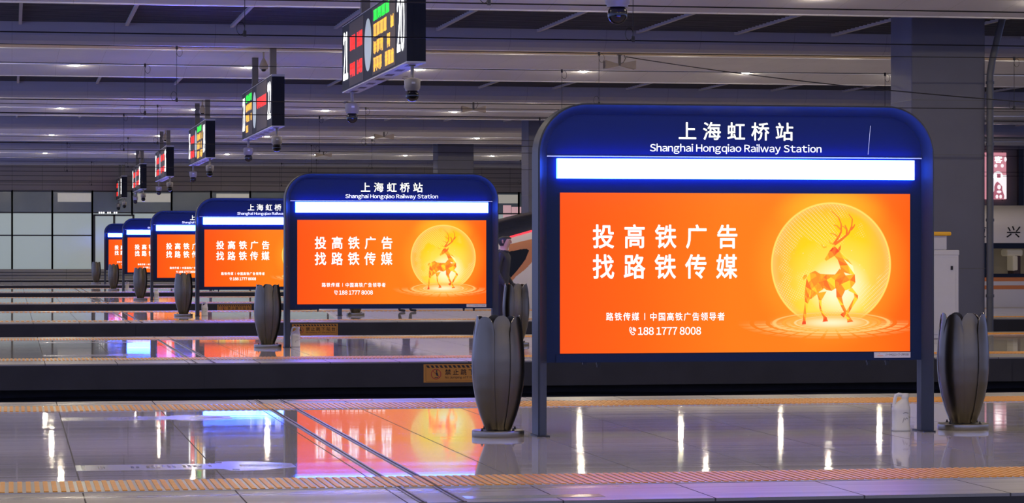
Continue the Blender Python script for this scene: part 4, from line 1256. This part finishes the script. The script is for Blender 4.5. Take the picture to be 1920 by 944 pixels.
body = b.build('body', [M['trainwhite'], M['trainnavy'], M['traingold'], M['trainblack'], M['trainorange'], M['trainskirt']], train)
def side_y(x, z):
    top, wid, bot = section(x); zr = top - min(0.85, 0.28 * (top - bot))
    if z > zr:
        q = min(1, (z - zr) / (top - zr)) ** (1 / 0.85); c = math.cos(math.asin(min(1, q)))
        return TY - wid * 0.987 * c ** 0.75
    s = (z - bot) / (zr - bot)
    return TY - wid * (1 - 0.05 * max(0, s - 0.5) ** 2 - 0.06 * max(0, 0.25 - s))
b = MB()
xa = T(953, 446)[0]
b.tube([(x, side_y(x, zred(x)) - 0.004, zred(x)) for x in [xa + 0.08 * i for i in range(14)]], 0.024, 8)  # glowing bar drawn for a reflected red line
b.build('red_light_bar', [M['lamp_red']], train)
xq, zq = T(936.5, 450)
b = MB(); yq = side_y(xq, zq)
b.lathe([(0.0, -0.02), (0.034, -0.02), (0.034, 0.0), (0.0, 0.010)], seg=16, cap=False)
b.v = [(xq + p[0], yq - p[2], zq + p[1]) for p in b.v]
b.build('marker_lamp', [M['lamp_red']], train)
b = MB()
for xc, ch in ((at_y(1838, 436, NEAR_Y)[0], '复'), (at_y(1901, 436, NEAR_Y)[0], '兴'), (at_y(1964, 436, NEAR_Y)[0], '号')):
    fit_text(b, ch, xc - 0.20, xc + 0.20, 1.95, 2.27, lambda p, q: (p, side_y(30, q) - 0.006, q), 0.010, shear=0.15)
b.build('calligraphy_lettering', [M['ink']], train, normals=False)
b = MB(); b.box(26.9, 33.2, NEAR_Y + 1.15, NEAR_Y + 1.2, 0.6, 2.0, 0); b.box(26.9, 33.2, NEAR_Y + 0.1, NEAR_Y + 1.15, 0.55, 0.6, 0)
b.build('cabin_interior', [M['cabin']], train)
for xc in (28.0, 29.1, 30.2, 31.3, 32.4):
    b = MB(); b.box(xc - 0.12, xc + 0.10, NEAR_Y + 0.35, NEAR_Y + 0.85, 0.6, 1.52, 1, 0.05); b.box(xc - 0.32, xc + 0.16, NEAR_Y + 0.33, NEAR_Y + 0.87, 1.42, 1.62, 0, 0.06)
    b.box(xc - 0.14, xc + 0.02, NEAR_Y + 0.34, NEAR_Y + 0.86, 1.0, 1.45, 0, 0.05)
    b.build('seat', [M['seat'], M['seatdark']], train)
b = MB()
for xc in (13.5, 16.0, 26, 28.5, 36, 38.5):
    for yy in (TY - 0.75, TY + 0.75):
        b.lathe([(0.42, -0.06), (0.42, 0.06)], seg=24); nv = 48
        b.v[-nv:] = [(xc + p[0], yy + p[2], -0.83 + p[1]) for p in b.v[-nv:]]
b.build('wheel', [M['trainskirt']], train)

# ------------------------------------------------------------------ far right: stair enclosure with a pink lightbox
b = MB(); b.box(38.75, 47.0, 105.2, 112, 0, 5.85, 0); b.box(40.25, 40.45, 105.0, 105.2, 0, 5.7, 1); b.box(41.0, 41.3, 105.05, 105.2, 0, 5.85, 1)
struct(b.build('stair_wall', [M['tile'], M['mullion']]))
LB = thing('lightbox', (39.3, 105.1, 0), 'pink backlit advertising lightbox with white shapes at the right edge', 'lightbox')
def L2(u, v):
    X, Z = at_y(u, v, 105.0); return X - 39.3, Z
(x0, z1), (x1, z0) = L2(1848, 286), L2(1888, 374)
b = MB(); b.box(x0 - 0.75, x1, -0.05, 0.10, z0, z1, 0, 0.02); b.build('box', [M['pinkbox']], LB)
yf = -0.0515
b = MB()
def disc(cu, cv, ru, rv, m=0, n=20):
    (cx, cz), (ex, ez) = L2(cu, cv), L2(cu + ru, cv - rv)
    b.add([(cx + (ex - cx) * math.cos(2 * PI * i / n), yf, cz + (ez - cz) * math.sin(2 * PI * i / n)) for i in range(n)], [tuple(range(n))], m)
def quad(u0, v0, u1, v1, m=0, dy=0):
    (a, t), (e, s) = L2(u0, v0), L2(u1, v1)
    b.add([(a, yf - dy, s), (e, yf - dy, s), (e, yf - dy, t), (a, yf - dy, t)], [(0, 1, 2, 3)], m)
quad(1854, 328, 1888, 373, 0); disc(1872, 330, 9, 9, 0)
for ch, ua, ub in (('多', 1853, 1863.5), ('客', 1865.5, 1880)):
    (qa, ta), (qb, tb) = L2(ua, 292.5), L2(ub, 306)
    fit_text(b, ch, qa, qb, tb, ta, lambda p, q: (p, yf, q), 0.03)
disc(1886, 299, 2.4, 4.5)
for cu in (1859, 1868, 1880): disc(cu, 311, 3, 3.4)
b.build('white_print', [M['pinkwhite']], LB, normals=False)
b = MB(); yf = -0.053
poly = [(1868, 343), (1871, 341), (1874, 343), (1880, 350), (1880, 356), (1884, 368), (1883, 373), (1862, 373), (1861, 368), (1865, 357), (1865, 350)]
pp = [L2(*p) for p in poly]; b.add([(p[0], yf, p[1]) for p in pp], [tuple(range(len(pp)))], 0); quad(1870, 326, 1877, 334, 0)
b.build('rose_print', [M['pinkdark']], LB, normals=False)
b = MB(); yf = -0.0545
disc(1874, 351, 3.4, 4.5); disc(1874, 360, 4.4, 2.6); disc(1870, 369, 2.6, 3.6); disc(1877, 369, 2.6, 3.6)
b.build('white_motif', [M['pinkwhite']], LB, normals=False)
for sgn in (-0.55, 0.3):
    b = MB(); b.box(sgn, sgn + 0.05, 0.09, 0.11, z0 - 0.05, z1 + 0.05); b.build('mounting_rail', [M['mullion']], LB)

# pink reflections in the back wall glass, built as glowing slabs, between the two nearest signs
for (u0, v0, u1, v1), lb in (((944, 385, 959, 425), 'narrow pink glowing poster at the back wall between the two nearest signs'),
                             ((960, 388, 978, 425), 'wider pink glowing poster at the back wall beside the narrow one')):
    (xa, za), (xb, zb) = at_y(u0, v0, BACK_Y - 0.15), at_y(u1, v1, BACK_Y - 0.15)
    b = MB(); b.box(xa, xb, BACK_Y - 0.045, BACK_Y - 0.004, zb, za, 0, 0.01)
    tag(b.build('glowing_poster', [M['pinkdim']]), lb, 'poster', 'pink posters at the back wall')

# ------------------------------------------------------------------ white cabinet on the second platform
cb = thing('help_cabinet', (16.35, 47.0, 0), 'white cabinet with a yellow cap behind the right post of the largest sign', 'cabinet')
b = MB(); b.box(-0.40, 0.40, -0.35, 0.35, 0, 1.55, 0, 0.02); b.box(-0.41, 0.41, -0.36, 0.36, 1.50, 1.60, 0, 0.02); bd = b.build('body', [M['cabinet']], cb)
b = MB(); b.box(-0.33, 0.33, -0.365, -0.352, 0.08, 1.46, 0, 0.004); dr = b.build('door', [M['cabinet']], cb)
b = MB(); b.box(0.24, 0.28, -0.378, -0.364, 1.24, 1.31, 0); b.build('lock', [M['bolt']], dr)
b = MB(); b.box(-0.25, 0.22, -0.22, 0.22, 1.60, 1.86, 0, 0.015); b.build('neck', [M['cabinet']], cb)
b = MB(); b.box(-0.30, 0.29, -0.28, 0.28, 1.855, 1.925, 0, 0.025); b.build('yellow_cap', [M['yellowcap']], cb)

# ------------------------------------------------------------------ people
def build_person(loc, rz, label, stride=0.0, lean=0.0, h=1.74):
    root = thing('person', loc, label, 'person', rz=rz)
    s = h / 1.74
    V = []; Rr = []; E = []
    def vert(p, r, parent=None):
        V.append(Vector(p) * s); Rr.append(r * s)
        if parent is not None: E.append((parent, len(V) - 1))
        return len(V) - 1
    # figure faces -y in its own frame
    pel = vert((0, 0, 0.95), (.150))
    ab = vert((0, 0, 1.10), .140, pel); ch = vert((0, -lean * .3, 1.28), .155, ab); up = vert((0, -lean * .6, 1.40), .125, ch)
    nk = vert((0, -.005 - lean * .8, 1.47), .060, up); hb = vert((0, -.010 - lean, 1.54), .074, nk); hm = vert((0, -.018 - lean, 1.625), .105, hb); ht = vert((0, -.004 - lean, 1.70), .088, hm)
    for sx in (-1, 1):
        st = stride * sx
        hip = vert((sx * .095, 0, .90), .098, pel); kn = vert((sx * .10, -st * .5 - .01, .50), .064, hip); an = vert((sx * .10, -st + .03, .10), .043, kn)
        he = vert((sx * .10, -st + .03, .045), .040, an); to = vert((sx * .11, -st - .13, .030), .034, he)
        sh = vert((sx * .175, -lean * .6, 1.40), .068, up); el = vert((sx * .235, .02 + st * .25 - lean * .3, 1.12), .047, sh); wr = vert((sx * .245, -.13 + st * .5 - lean * .3, .90), .030, el)
        pa = vert((sx * .245, -.165 + st * .5 - lean * .3, .83), .032, wr)
        base = V[pa] / s
        for j, (dy, ln) in enumerate(((-.030, .062), (-.010, .072), (.010, .068), (.028, .052))):
            q1 = vert((base.x, base.y + dy, base.z - .035), .0095, pa)
            q2 = vert((base.x - sx * .006, base.y + dy - .004, base.z - .035 - ln * .55), .0088, q1)
            vert((base.x - sx * .016, base.y + dy - .010, base.z - .035 - ln), .0078, q2)
        q1 = vert((base.x - sx * .008, base.y - .040, base.z + .02), .011, pa); vert((base.x - sx * .012, base.y - .062, base.z - .025), .009, q1)
    me = bpy.data.meshes.new('person_body'); me.from_pydata([tuple(p) for p in V], E, [])
    o = bpy.data.objects.new('person_body', me); COL.objects.link(o)
    md = o.modifiers.new('skin', 'SKIN'); md.use_smooth_shade = True
    sv = me.skin_vertices[0].data
    for i, r in enumerate(Rr): sv[i].radius = (r, r * (1.16 if i in (hm, ht) else 1.0)); sv[i].use_root = (i == 0)
    o.modifiers.new('sub', 'SUBSURF').levels = 2
    dg = bpy.context.evaluated_depsgraph_get()
    nm = bpy.data.meshes.new_from_object(o.evaluated_get(dg)); bpy.data.objects.remove(o)
    nm.name = 'body'
    nm.materials.clear()
    for k in ('skin', 'jacket', 'trousers', 'shoe'): nm.materials.append(M[k])
    for p in nm.polygons:
        c = p.center / s
        hand = abs(c.x) > .19 and c.z < .885
        p.material_index = 0 if (c.z > 1.475 or hand) else 3 if c.z < .085 else 2 if (c.z < .92 and abs(c.x) < .20) else 1
        p.use_smooth = True
    bd = link('body', nm, root)
    from mathutils.bvhtree import BVHTree
    tree = BVHTree.FromPolygons([v.co for v in nm.vertices], [tuple(p.vertices) for p in nm.polygons])
    def surf(ax, az, out):
        """point on the head seen from azimuth ax (0 = face) at height az, pushed out"""
        d = Vector((math.sin(ax), -math.cos(ax), 0)); c = Vector((0, -.012 - lean, az)) * s
        hit = tree.ray_cast(c + d * .5, -d)[0]
        return (hit if hit else c + d * .07) + d * out
    zt = max(v.co.z for v in nm.vertices) / s
    b = MB(); v = []; f = []; na, nzz = 36, 12                  # hair: a layer over the skull, open at the face
    for iz in range(nzz + 1):
        for ia in range(na):
            ax = 2 * PI * ia / na; face = max(0, math.cos(ax))
            low = (1.545 if face == 0 else 1.545 + .115 * min(1, face * 1.7))
            t = iz / nzz; z = low + (zt - .006 - low) * math.sin(t * PI / 2)
            p = surf(ax, z, .012 * s * (0.35 if iz == 0 else 1)); v.append(p + Vector((0, 0, .010 * s * t)))
    for iz in range(nzz):
        for ia in range(na): f.append((iz * na + ia, iz * na + (ia + 1) % na, (iz + 1) * na + (ia + 1) % na, (iz + 1) * na + ia))
    f.append(tuple(nzz * na + k for k in range(na)))
    b.add(v, f, 0, True); b.build('hair', [M['hair']], root)
    b = MB()
    b.tube([surf(0, 1.632, -.004 * s), surf(0, 1.612, .012 * s), surf(0, 1.596, .016 * s), surf(0, 1.588, -.004 * s)], [.007 * s, .010 * s, .013 * s, .008 * s], 8)
    for sx in (-1, 1):
        b.tube([surf(sx * 1.62, 1.645, .002), surf(sx * 1.66, 1.635, .014 * s), surf(sx * 1.64, 1.600, .012 * s), surf(sx * 1.58, 1.582, .001)], [.007 * s, .013 * s, .012 * s, .006 * s], 8)
    b.build('face_features', [M['skin']], root)
    b = MB()
    for sx in (-1, 1):
        p = surf(sx * .38, 1.632, .0); b.tube([p + Vector((-.010, .001, 0)), p + Vector((0, -.002, .001)), p + Vector((.010, .001, 0))], [.003, .005, .003], 8)
    p0 = surf(0, 1.562, .001); b.tube([surf(-.25, 1.563, .0), p0, surf(.25, 1.563, .0)], .003, 6)
    b.build('eyes_and_mouth', [M['hair']], root)
    b = MB()                                                    # collar
    b.tube([(.078 * s * math.cos(a), -.012 - lean * .75 + .07 * s * math.sin(a), 1.462 * s + .012 * math.sin(a)) for a in [2 * PI * i / 20 for i in range(20)]], 0.017 * s, 8, closed=True)
    b.build('collar', [M['jacket']], root)
    return root
build_person((8.33, 46.35, 0), math.radians(65), 'person in a dark jacket standing behind the second bin, partly hidden by the sign post', h=1.88, lean=0.05)
build_person((10.02, 69.6, 0), math.radians(90), 'person walking behind the second sign, only a dark shoe showing under it', stride=0.16)
